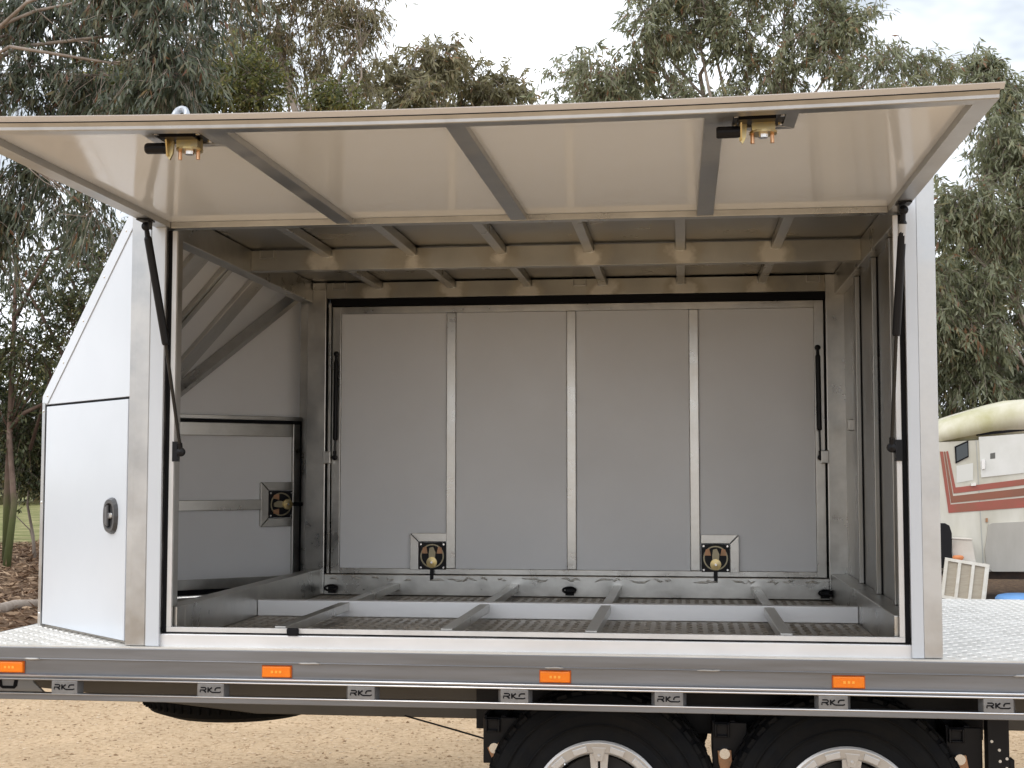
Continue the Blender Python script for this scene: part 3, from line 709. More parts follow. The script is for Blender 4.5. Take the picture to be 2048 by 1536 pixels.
br = MB(fi); br.prism([(.222, 1.357), (.6995, 1.357), (.6995, 1.407), (.222, 1.407)], 0, .022, 'y'); CB(br, 'door_bar', ALU_IN, far_door, bevel=.002)
# latch, turned so its bolt points to the post (u decreasing)
rot = lambda u, w_, v: fi(.112+v, w_+.012, 1.383+u)
latch_wall(rot, 'latch', far_door)
latch_frame(lambda u, w_, v: fi(.112+v, w_, 1.383+u), 'latch_frame', far_door, sides='LTR')
# sloping front roof of the nose
def slope_pt(s, y, off=0):   # s 0 at post .. 1 at tip
    x = XP+(XN-XP)*s; z = ZP+(ZN-ZP)*s
    nx_, nz_ = (ZN-ZP), -(XN-XP); l = math.hypot(nx_, nz_)
    return (x+nx_/l*off, y, z+nz_/l*off)
sp_ = MB()
vs = [slope_pt(0, YP+.01), slope_pt(0, MIR-YP-.01), slope_pt(1, MIR-YN-.005), slope_pt(1, YN+.005)]
vs += [slope_pt(0, YP+.01, .012), slope_pt(0, MIR-YP-.01, .012), slope_pt(1, MIR-YN-.005, .012), slope_pt(1, YN+.005, .012)]
sp_.add(vs, [[0, 1, 2, 3], [7, 6, 5, 4], [0, 4, 5, 1], [1, 5, 6, 2], [2, 6, 7, 3], [3, 7, 4, 0]])
slo = CB(sp_, 'sloping_panel', WHITE_IN)
for (ya, yb_) in ((.700, .860), (1.075, 1.10), (1.12, 1.17), (1.46, 1.62)):
    rb = MB(); vs = []
    for s in (.04, .99):
        for y_, o_ in ((ya, -.001), (yb_, -.001), (yb_, -.022), (ya, -.022)): vs.append(slope_pt(s, y_, o_))
    rb.add(vs, [[0, 1, 2, 3], [7, 6, 5, 4], [0, 4, 5, 1], [1, 5, 6, 2], [2, 6, 7, 3], [3, 7, 4, 0]])
    CB(rb, 'slope_rib', ALU_IN, slo, bevel=.002)
eg = MB()
e0 = np.array(slope_pt(.02, MIR-YP-.07, -.03)); e1 = np.array(slope_pt(.99, MIR-YN-.06, -.03))
eg.tube([e0, e1], .034, 4); CB(eg, 'slope_edge_tube', ALU_IN, slo)
CB(MB().box(XN-.004, XN+.010, YN+.01, MIR-YN-.01, .937, ZN), 'nose_panel', WHITE)

# ------------------------------------------------ lift-up (gullwing) door
def sag(x, y, z):
    t_ = max(0, min(1, (.05-y)/1.5)); xx = (x-.03)/1.29
    return (x, y, z-.019*(1-min(1, xx*xx))*t_)
def DB(mb, name, mats, parent, **k): return mb.build(name, mats, parent, org=C0, deform=sag, **k)
Xd0, Xd1, Yd0, Yd1 = -1.262, 1.312, -1.395, .055
NXD = 24
_pr = [(Yd0, 2.4175), (Yd0+.006, 2.4085), (Yd0+.007, 2.401), (Yd0+.0095, 2.399), (Yd0+.05, 2.399), (Yd0+.05, 2.4175)]
_o = MB(); _v = []; _f = []
for i in range(NXD+1): _v += [(Xd0+(Xd1-Xd0)*i/NXD, p[0], p[1]) for p in _pr]
for i in range(NXD):
    for q in range(6): _f.append([i*6+q, i*6+(q+1) % 6, (i+1)*6+(q+1) % 6, (i+1)*6+q])
_f += [list(range(6)), [NXD*6+q for q in range(6)]]
_o.add(_v, _f)
ld = DB(_o, 'lift_door', ALU, cp)   # outer rail carries the rest
DB(MB().box(Xd0+.0505, Xd1-.0505, Yd1-.05, Yd1, 2.399, 2.4205, NXD), 'hinge_rail', ALU_IN, ld, bevel=.002)
for xa in (Xd0, Xd1-.05):
    e = MB()
    for i in range(8):
        ya = Yd0+.0505+(Yd1-Yd0-.0505)*i/8; yb_ = Yd0+.0505+(Yd1-Yd0-.0505)*(i+1)/8
        e.box(xa, xa+.05, ya, yb_-.0003, 2.4, 2.4205)
    DB(e, 'end_rail', ALU, ld)
for xc in (-.583, .028, .660):
    e = MB()
    vs = [(xc-.024, Yd0+.0505, 2.401), (xc+.024, Yd0+.0505, 2.401), (xc+.024, Yd0+.0505, 2.4205), (xc-.024, Yd0+.0505, 2.4205),
          (xc-.028, Yd1-.0505, 2.401), (xc+.028, Yd1-.0505, 2.401), (xc+.028, Yd1-.0505, 2.4205), (xc-.028, Yd1-.0505, 2.4205)]
    e.add(vs, [[0, 1, 2, 3], [7, 6, 5, 4], [0, 4, 5, 1], [1, 5, 6, 2], [2, 6, 7, 3], [3, 7, 4, 0]])
    DB(e, 'door_rib', ALU, ld, bevel=.002)
pn = MB(); NY = 6
for i in range(NY): pn.box(Xd0+.002, Xd1-.002, Yd0+.002+(Yd1-Yd0-.004)*i/NY, Yd0+.002+(Yd1-Yd0-.004)*(i+1)/NY, 2.421, 2.426, NXD)
# single smooth sheet instead of joined boxes
pn = MB(); vs = []; fs = []
for zz in (2.4208, 2.426):
    for j in range(NY+1):
        for i in range(NXD+1): vs.append((Xd0+.002+(Xd1-Xd0-.004)*i/NXD, Yd0+.002+(Yd1-Yd0-.004)*j/NY, zz))
N1 = (NXD+1)*(NY+1)
for j in range(NY):
    for i in range(NXD):
        a = j*(NXD+1)+i; fs.append([a, a+1, a+NXD+2, a+NXD+1]); fs.append([N1+a, N1+a+NXD+1, N1+a+NXD+2, N1+a+1])
pn.add(vs, fs); DB(pn, 'door_lining', GLOSSW, ld, smooth=True)
# outer skin with overhanging, slightly turned-down flange
fl_ = MB(); vs = []; fs = []
prof = [(Yd1+.03, 2.4265), (Yd0, 2.4265), (Yd0-.001, 2.4185), (Yd0-.017, 2.4290), (Yd0-.018, 2.4310), (Yd0, 2.4318), (Yd1+.03, 2.4318)]
xs = [Xd0-.009+(Xd1-Xd0+.018)*i/NXD for i in range(NXD+1)]
m_ = len(prof)
for x in xs: vs += [(x, p[0], p[1]) for p in prof]
for i in range(NXD):
    for q in range(m_): r_ = (q+1) % m_; fs.append([i*m_+q, i*m_+r_, (i+1)*m_+r_, (i+1)*m_+q])
fs.append(list(range(m_))); fs.append([NXD*m_+q for q in range(m_)][::-1])
fl_.add(vs, fs); DB(fl_, 'outer_skin', mat('white_door_skin', (.64, .64, .66), .25), ld)
DB(MB().box(Xd0, Xd1, Yd0-.0030, Yd0-.0003, 2.4172, 2.4192, NXD), 'rubber_seal', BLACK, ld)
# latches under the door
def door_latch(xc, s):
    yc = -1.270
    fm = MB(); hw_ = .093
    fm.prism([(xc-hw_, Yd0+.051), (xc-hw_+.03, Yd0+.051), (xc-hw_+.03, yc+.055), (xc-hw_, yc+.085)], 2.402, 2.4205, 'z')
    fm.prism([(xc+hw_-.03, Yd0+.051), (xc+hw_, Yd0+.051), (xc+hw_, yc+.085), (xc+hw_-.03, yc+.055)], 2.402, 2.4205, 'z')
    fm.prism([(xc-hw_+.001, yc+.087), (xc-hw_+.031, yc+.057), (xc+hw_-.031, yc+.057), (xc+hw_-.001, yc+.087)], 2.402, 2.4205, 'z')
    DB(fm, 'latch_frame', ALU, ld, bevel=.001)
    a = MB(lambda x, y, z: (x, y, z+.013))
    a.mi = 0; a.box(xc-.062, xc+.062, Yd0+.052, yc+.05, 2.394, 2.404)
    a.box(xc-.05, xc+.04, yc-.045, yc+.01, 2.385, 2.394)
    a.mi = 1; a.box(xc-.016, xc+.040, yc-.012, yc+.030, 2.366, 2.394)
    a.lathe([(0, -.006), (.034, -.006), (.034, .0), (0, .0)], (xc+.012, yc+.01, 2.366), 18, 'z')
    a.mi = 2
    for dx in (-.014, .034): a.cyl((xc+dx, yc+.012, 2.361), (xc+dx, yc+.012, 2.338), .005, None, 8)
    a.mi = 3; a.lathe([(0, -.010), (.012, -.010), (.013, 0), (0, 0)], (xc+.012, yc+.01, 2.361), 12, 'z')
    for dx in (-.055, .055):
        for dy in (-.05, .04): a.lathe([(0, -.006), (.006, -.006), (.007, 0), (0, 0)], (xc+dx, yc+dy, 2.394), 8, 'z')
    a.mi = 1; a.prism([(xc-.046, 2.394), (xc-.026, 2.394), (xc-.030, 2.352), (xc-.038, 2.336), (xc-.046, 2.345)], yc+.0, yc+.008, 'y')
    a.prism([(yc-.02, 2.394), (yc+.02, 2.394), (yc+.012, 2.345), (yc-.008, 2.345)], xc-.044, xc-.040, 'x')
    a.mi = 0; a.tube([(xc-.044, yc, 2.366), (xc-.052, yc, 2.366), (xc-.098, yc, 2.366), (xc-.102, yc, 2.366)], [.0135, .0145, .0145, .012], 16)
    DB(a, 'latch', [BLACKP, BRASS, mat('copper_pin', (.70, .42, .25), .3, 1.0), STEEL], ld)
    h = MB()
    if s == 0: h.tube([(xc+.017*math.cos(t_)-.006, Yd0+.11+.014*math.sin(t_), 2.455+.026*math.sin(t_)) for t_ in [R(-50)+R(280)*i/16 for i in range(17)]], [.006+.003*math.sin(i/16*math.pi) for i in range(17)], 8)
    else: h.tube([(xc+.03, Yd0+.11, 2.43), (xc+.03, Yd0+.11, 2.452), (xc+.034, Yd0+.11, 2.462)], [.006, .006, .004], 8)
    h.box(xc-.03, xc+.04, Yd0+.08, Yd0+.15, 2.4325, 2.438)
    DB(h, 'outer_handle', mat('grey_handle_%d' % s, (.40, .42, .45), .4, .5), ld, smooth=False)
door_latch(-.690, 0); door_latch(.768, 1)
# gas struts of the lift door
gas_strut((-1.238, -.155, 2.377), (-1.189, -.080, 1.976), (-1.159, .0, 1.608), .0135, .006, cp)
gas_strut((1.287, -.150, 2.377), (1.268, -.080, 1.978), (1.259, .0, 1.619), .0135, .006, cp, label_band=True)
for xx, s in ((-1.238, -1), (1.287, 1)):
    b_ = MB(); b_.box(xx-.022, xx+.022, -.19, -.13, 2.394, 2.3985); b_.box(xx-s*.016-.002, xx-s*.016+.002, -.175, -.145, 2.366, 2.394); b_.cyl((xx-s*.016, -.155, 2.377), (xx, -.155, 2.377), .006, None, 8)
    CB(b_, 'strut_bracket', BLACKP)
for xx, s in ((-1.159, -1), (1.259, 1)):
    b_ = MB(); b_.box(min(xx+s*.012, xx+s*.036), max(xx+s*.012, xx+s*.036), .010, .0215, 1.575, 1.645); b_.cyl((xx+s*.014, .016, 1.610), (xx, .0, 1.610), .008, None, 10); b_.box(min(xx+s*.012, xx+s*.017), max(xx+s*.012, xx+s*.017), -.008, .0105, 1.585, 1.635)
    CB(b_, 'strut_bracket', [BLACKP])

# ================================================================== TREES
BARK = mat('grey_brown_bark', (.16, .125, .10), .85, 0, (.30, .25, .21), 7, (1, 1, .25), bump=.5, bscale=30)
BARK_RED = mat('reddish_bark', (.13, .075, .05), .85, 0, (.24, .16, .12), 6, (1, 1, .3), bump=.5, bscale=30)
def moss_bark():
    mt = mat('mossy_reddish_bark', (.075, .045, .03), .9, 0, (.15, .10, .075), 6, (1, 1, .3), bump=.5, bscale=30); t = mt.node_tree; b = t.nodes['Principled BSDF']; L = t.links
    src = b.inputs['Base Color'].links[0].from_socket
    co = t.nodes.new('ShaderNodeTexCoord'); sp__ = t.nodes.new('ShaderNodeSeparateXYZ'); L.new(co.outputs['Object'], sp__.inputs[0])
    n_ = t.nodes.new('ShaderNodeTexNoise'); n_.inputs['Scale'].default_value = 4; L.new(co.outputs['Object'], n_.inputs['Vector'])
    ad = t.nodes.new('ShaderNodeMath'); ad.operation = 'ADD'; L.new(sp__.outputs['Z'], ad.inputs[0]); L.new(n_.outputs['Fac'], ad.inputs[1])
    mr = t.nodes.new('ShaderNodeMapRange'); mr.inputs[1].default_value = 1.9; mr.inputs[2].default_value = 1.3; L.new(ad.outputs[0], mr.inputs[0])
    q = t.nodes.new('ShaderNodeMix'); q.data_type = 'RGBA'; L.new(mr.outputs[0], q.inputs[0]); L.new(src, q.inputs[6]); q.inputs[7].default_value = (.075, .085, .025, 1); L.new(q.outputs[2], b.inputs['Base Color'])
    return mt
BARK_MOSS = moss_bark()
BARK_PALE = mat('pale_smooth_bark', (.36, .30, .25), .75, 0, (.24, .19, .15), 6, (1, 1, .3), bump=.3, bscale=30)
LEAF_DARK = rnd_mat('dark_gum_leaves', [(0, (.030, .038, .022)), (.45, (.072, .090, .055)), (.75, (.15, .17, .115)), (.93, (.20, .17, .095)), (1, (.18, .09, .05))], .36, .26, .5)
LEAF_GREY = rnd_mat('grey_green_gum_leaves', [(0, (.10, .11, .06)), (.4, (.19, .205, .12)), (.8, (.30, .315, .205)), (.95, (.30, .26, .14)), (1, (.25, .14, .08))], .38, .34, .5)
LEAF_OLIVE = rnd_mat('olive_gum_leaves', [(0, (.11, .10, .055)), (.4, (.20, .185, .105)), (.8, (.29, .26, .155)), (1, (.30, .19, .11))], .5, .34, .4)
LEAF_YEL = rnd_mat('yellow_green_leaves', [(0, (.04, .048, .018)), (.45, (.105, .120, .040)), (.8, (.20, .19, .055)), (1, (.27, .23, .08))], .5, .3, .4)
LEAF_SHRUB = rnd_mat('small_shrub_leaves', [(0, (.022, .030, .015)), (.5, (.06, .075, .032)), (.85, (.12, .125, .05)), (1, (.19, .17, .07))], .5, .25, .4)

def unit(v): return v/(np.linalg.norm(v, axis=-1, keepdims=True)+1e-9)

def gum(name, label, cat, Y, base, lobes, nleaf, LL, LWd, leaf, bark, trunk_r=.12, droop=1.0, clumps=9, m_leaf=16, twig=.32, sig=.24, limbs=(), group=None, fork=None, seed=0, twr=.0035):
    """lobes: (px, py, rx_px, ry_px[, dY]) ; base: ground point (x, y)"""
    rs = np.random.default_rng(seed+100)
    root = empty(name, (base[0], base[1], 0), label, cat, group or ('gum trees around the yard' if name == 'gum_tree' else None)); org = np.array([base[0], base[1], 0.])
    s = FPX/(Y-CAM[1])
    C_ = []; Rr = []
    for lb in lobes:
        yy = Y+(lb[4] if len(lb) > 4 else rs.uniform(-.6, .6)); ss = FPX/(yy-CAM[1])
        C_.append(aty(lb[0], lb[1], yy)); Rr.append((lb[2]/ss, .75*(lb[2]+lb[3])/2/ss, lb[3]/ss))
    C_ = np.array(C_); Rr = np.array(Rr)
    area = np.array([lb[2]*lb[3] for lb in lobes], float); area /= area.sum()
    tb = MB()
    top = np.array([C_[:, 0].mean()*.5+base[0]*.5, C_[:, 1].mean()*.6+base[1]*.4, max(C_[:, 2].min()*.75, .6)]) if fork is None else np.array(fork)
    tp_ = [org, org*.55+top*.45+np.array([rs.normal()*.1, rs.normal()*.1, 0]), top]
    tb.tube([org+np.array([0, 0, -.05])]+tp_[1:], [trunk_r*1.25, trunk_r*.95, trunk_r*.75], 9)
    LP = []; LD = []; LR = []
    for li in range(len(lobes)):
        c = C_[li]; r_ = Rr[li]
        v = c-top; L_ = np.linalg.norm(v)
        midp = top+v*.5+np.array([rs.normal()*.08*L_, rs.normal()*.08*L_, .10*L_])
        r0 = trunk_r*.34*min(1, .5+area[li]*2.0); tb.tube([top, midp, c], [r0, r0*.6, r0*.32], 6)
        K = clumps
        q = unit(rs.normal(size=(K, 3)))*(rs.random((K, 1))**.42); cc = c+q*r_*.86
        for p in cc:
            st = midp+(c-midp)*rs.uniform(.3, 1.0); mm = (st+p)/2+np.array([0, 0, .06*np.linalg.norm(p-st)])+rs.normal(size=3)*.04*np.linalg.norm(p-st)
            tb.tube([st, mm, p], [r0*.26, r0*.17, r0*.08], 5)
        ncl = max(6, int(nleaf*area[li]/m_leaf)); idx = rs.integers(0, K, ncl)
        p = cc[idx]+np.clip(rs.normal(size=(ncl, 3)), -1.9, 1.9)*r_*sig
        out_ = unit((p-c)/r_)
        d = unit(out_*.55+rs.normal(size=(ncl, 3))*.45+np.array([0, 0, -.25*droop])); tl = twig*rs.uniform(.6, 1.35, ncl)
        for i in range(ncl):
            e1 = p[i]+d[i]*tl[i]*.55; e2 = p[i]+d[i]*tl[i]+np.array([0, 0, -droop*.35*tl[i]])
            st = cc[idx[i]] if rs.random() < .5 else p[i]
            tb.tube([st, e1, e2] if rs.random() < .5 else [p[i], e1, e2], [twr*1.4, twr, twr*.5], 3, caps=False)
        t_ = rs.uniform(.05, 1.1, (ncl, m_leaf))
        P = p[:, None]+d[:, None]*(t_*tl[:, None])[..., None]; P[..., 2] -= droop*.35*(t_**2)*tl[:, None]
        P += rs.normal(size=P.shape)*.02*twig/.3
        D = unit(d[:, None]*.35+rs.normal(size=P.shape)*.42+np.array([0, 0, -.85*droop]))
        LP.append(P.reshape(-1, 3)); LD.append(D.reshape(-1, 3))
        LR.append((np.clip(rs.normal(.5, .16, (ncl, 1))+rs.normal(0, .20, (ncl, m_leaf)), 0, 1)).ravel())
    for (pts, rr, bm_) in limbs:
        P3 = [aty(q[0], q[1], Y+(q[2] if len(q) > 2 else 0)) for q in pts]; n_ = len(P3)
        tb.tube(P3, [rr*(1-.6*i/(n_-1)) for i in range(n_)], 7)
    tb.build('trunk', bark, root, org=org, smooth=True)
    P = np.concatenate(LP); D = np.concatenate(LD); n_ = len(P)
    global rng; keep = rng; rng = rs
    V = leaf_quads(P-org, D, LL*rs.uniform(.65, 1.25, n_), LWd*rs.uniform(.7, 1.3, n_)); rng = keep
    quads_object('crown', V, leaf, np.concatenate(LR), root)
    return root

gx = lambda px, Y: tuple(aty(px, 1000, Y)[:2])
gum('gum_tree', 'large dark gum with long drooping leaves filling the upper left corner', 'tree', 7.4, (gx(-150, 7.6)),
    [(110, 40, 150, 90), (320, 60, 110, 110), (40, 190, 110, 80), (230, 150, 110, 70), (370, 150, 70, 80), (90, 375, 140, 70), (0, 460, 60, 80), (190, 420, 60, 35), (400, -30, 90, 70), (230, -60, 130, 60), (-120, 200, 120, 200)],
    25000, .125, .022, LEAF_DARK, BARK, .13, 1.15, 8, 18, .34, .20, limbs=[([(-90, 90), (0, 52), (70, 22), (140, 8), (220, -20)], .022, 0), ([(-60, 20), (40, -10), (120, 60), (200, 110)], .008, 0)], fork=aty(-160, 200, 7.6), seed=1)
gum('gum_tree', 'tall thin olive brown gum behind the raised door, left of the small round gums', 'tree', 23, gx(600, 23),
    [(480, 10, 90, 70), (590, 20, 80, 70), (650, 70, 80, 70), (720, 20, 75, 60), (600, -60, 120, 50), (560, 110, 60, 60), (690, 150, 50, 60), (430, 90, 60, 60), (640, 190, 60, 60)],
    14000, .17, .034, LEAF_OLIVE, BARK_PALE, .14, .9, 9, 14, .45, .21, limbs=[([(620, 330), (590, 220), (560, 130), (555, 20)], .09, 0), ([(640, 330), (650, 220), (690, 130), (740, 60)], .06, 0)], seed=2, twr=.006)
gum('bushy_tree', 'dense yellow green small leaved tree showing above the left of the raised door', 'tree', 12.5, gx(430, 12.5),
    [(460, 150, 90, 55), (520, 190, 55, 60), (380, 190, 70, 50), (290, 190, 60, 50), (200, 150, 60, 60), (240, 200, 80, 50), (680, 200, 45, 40)],
    22000, .075, .028, LEAF_YEL, BARK, .10, .45, 12, 16, .26, .26, seed=3)
gum('gum_tree', 'small round far gum behind the middle of the raised door, larger of the pair', 'tree', 38, gx(840, 38),
    [(830, 130, 65, 40), (880, 120, 45, 45), (780, 165, 45, 35), (860, 180, 55, 35), (800, 215, 60, 40)],
    5600, .30, .070, LEAF_OLIVE, BARK, .16, .8, 12, 14, .5, .25, seed=4, twr=.008)
gum('gum_tree', 'small round far gum behind the middle of the raised door, lower one to its right', 'tree', 40, gx(970, 40),
    [(945, 165, 50, 40), (1020, 180, 42, 35), (980, 205, 60, 35), (930, 210, 50, 30)],
    4600, .30, .070, LEAF_OLIVE, BARK, .15, .8, 12, 14, .5, .25, seed=5, twr=.008)
gum('gum_tree', 'wide grey green gum with airy crown above the right half of the raised door', 'tree', 14, gx(1500, 15),
    [(1140, 165, 45, 35), (1200, 120, 70, 55), (1280, 70, 90, 70), (1390, 40, 100, 70), (1300, 170, 90, 45), (1210, 190, 80, 40), (1500, 60, 95, 75), (1610, 50, 95, 70), (1560, 145, 100, 55), (1700, 90, 85, 60), (1790, 110, 55, 50), (1740, 160, 90, 45), (1860, 150, 45, 45), (1400, -20, 150, 40), (1570, -20, 110, 40), (1420, 210, 90, 40)],
    24000, .125, .027, LEAF_GREY, BARK_PALE, .15, .75, 9, 13, .30, .17, limbs=[([(1470, 420), (1420, 260), (1400, 150), (1450, 60)], .05, 0), ([(1500, 420), (1460, 250), (1340, 120)], .035, 0), ([(1520, 400), (1540, 230), (1610, 120), (1680, 60)], .05, 0)], seed=6)
gum('gum_tree', 'small tuft topped gum beyond the upper right corner of the raised door', 'tree', 17, gx(1960, 17),
    [(1955, 145, 45, 32), (1990, 165, 40, 25), (2020, 190, 35, 25)], 3600, .135, .032, LEAF_GREY, BARK, .10, .9, 7, 14, .3, .25, seed=7)
gum('gum_tree', 'dark drooping gum filling the right edge behind the box and the float', 'tree', 16.5, gx(2300, 16.5),
    [(1985, 260, 70, 60), (2030, 320, 60, 70), (1935, 400, 60, 50), (2010, 455, 70, 60), (1900, 450, 60, 50), (1960, 620, 80, 60), (1900, 680, 60, 70), (2020, 700, 70, 70), (1950, 770, 90, 60), (1880, 790, 60, 60), (2040, 800, 70, 60), (2030, 560, 60, 60), (2080, 420, 60, 100), (1850, 600, 60, 100)],
    30000, .155, .033, LEAF_GREY, BARK_PALE, .15, .9, 9, 15, .40, .21, limbs=[([(2120, 300), (2040, 335), (1960, 365), (1890, 408)], .022, 0), ([(2120, 390), (2000, 385), (1930, 400), (1885, 412)], .014, 0), ([(2120, 560), (2040, 640), (1960, 700)], .02, 0), ([(2110, 700), (2030, 690), (1980, 730)], .022, 0)], seed=8)
gum('wattle_shrub', 'yellowish flowering wattle among the dark gum leaves at the right edge', 'shrub', 18.5, gx(1990, 18.5),
    [(1930, 530, 65, 35), (2010, 510, 55, 40), (2040, 480, 40, 40), (1890, 550, 40, 30), (1960, 590, 60, 40)], 9000, .11, .032, LEAF_YEL, BARK, .06, .3, 10, 15, .25, .26, seed=9)
gum('gum_tree', 'branchy tree with reddish trunk and mossy green foot left of the white nose panel', 'tree', 17.9, tuple(atz(12, 1137)[:2]),
    [(60, 560, 60, 50), (150, 520, 60, 60), (230, 470, 50, 40), (60, 700, 70, 60), (150, 640, 60, 50), (40, 840, 70, 60), (210, 560, 50, 50), (-60, 640, 60, 120)],
    11000, .12, .036, LEAF_SHRUB, BARK_MOSS, .055, .5, 9, 12, .42, .30,
    limbs=[([(12, 1120), (14, 1000), (18, 900), (24, 740), (30, 600), (36, 470)], 0.0697, 0), ([(18, 860), (50, 825), (100, 802), (170, 770)], 0.0465, 0), ([(28, 640), (70, 560), (105, 500), (180, 470)], 0.0434, 0), ([(150, 760), (100, 660), (60, 590), (40, 560)], 0.0403, 0), ([(190, 680), (160, 590), (125, 530), (110, 460)], 0.0310, .2), ([(215, 600), (170, 530), (140, 500), (60, 500)], 0.0248, .3), ([(240, 560), (190, 520), (150, 440)], 0.0217, -.2), ([(120, 800), (90, 720), (30, 660)], 0.0372, .3), ([(110, 640), (180, 560), (230, 480)], 0.0186, .4), ([(60, 900), (100, 760), (160, 690), (250, 620)], 0.0341, .6)], fork=aty(18, 860, 17.9), seed=10)
gum('bushy_shrub', 'dense dark leafy shrub hiding the ground left of the nose panel', 'shrub', 19.2, gx(110, 19.2),
    [(110, 850, 90, 60), (40, 900, 60, 60), (170, 920, 80, 70), (110, 960, 70, 40), (-60, 880, 90, 90), (190, 780, 70, 70), (10, 800, 50, 50)], 19000, .10, .042, LEAF_SHRUB, BARK, .05, .4, 12, 15, .36, .27,
    limbs=[([(70, 1130), (66, 1070), (55, 1010), (60, 950)], .035, 0), ([(72, 1110), (60, 1060), (30, 1030), (10, 1000)], .014, 0)], seed=11)
gum('bushy_tree', 'olive green leafy tree seen through the branches left of the sloping nose trim', 'tree', 23, gx(230, 23),
    [(200, 640, 70, 60), (120, 740, 70, 60), (240, 560, 50, 50), (60, 790, 60, 60), (280, 700, 80, 80), (-40, 700, 90, 80)], 9500, .13, .044, LEAF_YEL, BARK, .10, .5, 10, 14, .3, .28, seed=12)

def far_wood():
    n_ = 26000; rs = np.random.default_rng(55)
    x = rs.uniform(-75, 75, n_); h = 4.2+1.2*np.sin(x*.23)+.9*np.sin(x*.71+1)+.5*np.sin(x*1.9)
    P = np.stack([x, rs.uniform(62, 74, n_), h*rs.random(n_)**.8+rs.normal(0, .2, n_)+.3], 1)
    D = unit(rs.normal(size=(n_, 3))+np.array([0, 0, -.4]))
    V = leaf_quads(P, D, rs.uniform(.5, 1.1, n_), rs.uniform(.25, .55, n_))
    o = quads_object('far_wood', V, LEAF_OLIVE, np.clip(rs.normal(.4, .2, n_), 0, 1)); tag(o, 'far line of trees along the edge of the paddock', None, None, 'stuff')
far_wood()

# fallen branch in the litter on the left
lo_ = [atz(-60, 1235), atz(0, 1228), atz(30, 1218), atz(75, 1216), atz(130, 1206)]
lm = MB(); lm.tube([p+np.array([0, 0, .05]) for p in lo_], [.07, .065, .055, .05, .035], 9)
o = lm.build('fallen_branch', BARK_PALE, smooth=True); tag(o, 'pale fallen branch lying in the leaf litter beside the deck', 'branch')

# ================================================================== HORSE FLOAT
YF = 12.5
def fp3(px, py, Y=YF): return aty(px, py, Y)
F0 = np.array([4.9, YF+.9, 0.])
hf = empty('horse_float', tuple(F0), 'old white horse float with red stripes and mossy cream roof behind the deck', 'horse float')
def HB(mb, name, mats, parent=hf, **k): return mb.build(name, mats, parent, org=F0, **k)
FWHT = mat('aged_white_fibreglass', (.64, .62, .55), .38, 0, (.50, .48, .40), 2.2, (1, 1, .35), r2=.55, bump=.03, bscale=12)
FROOF = mat('mossy_cream_roof', (.60, .57, .46), .6, 0, (.38, .36, .17), 1.8, (1, 1, .6), r2=.8, lo=.40, hi=.72, detail=7)
FRED = mat('faded_red_stripe', (.36, .085, .065), .45, 0, (.27, .095, .06), 3)
FBRN = mat('faded_brown_stripe', (.27, .095, .055), .45, 0, (.22, .09, .055), 3)
FGRY = mat('grey_mudflap_panel', (.42, .40, .36), .5, 0, (.36, .34, .30), 4, (1, 1, .3))
DARKG = mat('dark_window', (.06, .07, .075), .12)
def FX(px): return float(fp3(px, 1000)[0])
def FZ(py): return float(fp3(1960, py)[2])
xl = FX(1850); xb = FX(1879); xr = xl+3.6; zb = FZ(1143)
# plan: nose corner rounded back to the left
def plan(o_=0.0):
    return [(xl+.02-o_*.3, YF+1.7), (xl-.0-o_, YF+.9), (xl+.03-o_*.9, YF+.42), (xl+.12-o_*.5, YF+.16), (xb, YF-o_), (xr, YF-o_), (xr, YF+1.7)]
def loft(levels):
    mb = MB(); vs = []; fs = []; n_ = len(levels[0])
    for lv in levels: vs += lv
    for i in range(len(levels)-1):
        for j in range(n_):
            k_ = (j+1) % n_; fs.append([i*n_+j, i*n_+k_, (i+1)*n_+k_, (i+1)*n_+j])
    fs.append(list(range(n_))); fs.append([(len(levels)-1)*n_+j for j in range(n_)][::-1]); mb.add(vs, fs); return mb
def roofline(x): # underside of roof along the side
    t_ = min(1, max(0, (x-xl)/(FX(2048)-xl))); return FZ(890)+(FZ(855)-FZ(890))*min(1, t_*1.1)
lev0 = [(x, y, zb) for x, y in plan()]; lev1 = [(x-.02 if x < xb-.01 else x, y, 1.3) for x, y in plan()]; lev2 = [(x, y, roofline(x)) for x, y in plan()]
body = HB(loft([lev0, lev1, lev2]), 'body', FWHT)
def crown_(x): t_ = min(1, max(0, (x-xl)/(FX(2048)-xl))); return FZ(858)+(FZ(793)-FZ(858))*(t_**.78)
r0 = [(x, y, roofline(x)+.002) for x, y in plan(.03)]; r1 = [(x+(.05 if x < xb-.01 else 0), min(y+.04, YF+1.66), roofline(x)+(crown_(x)-roofline(x))*.55) for x, y in plan()]
r2_ = [(x+(.16 if x < xb-.01 else 0.02), YF+.85+(y-YF-.85)*.62, crown_(x)) for x, y in plan()]
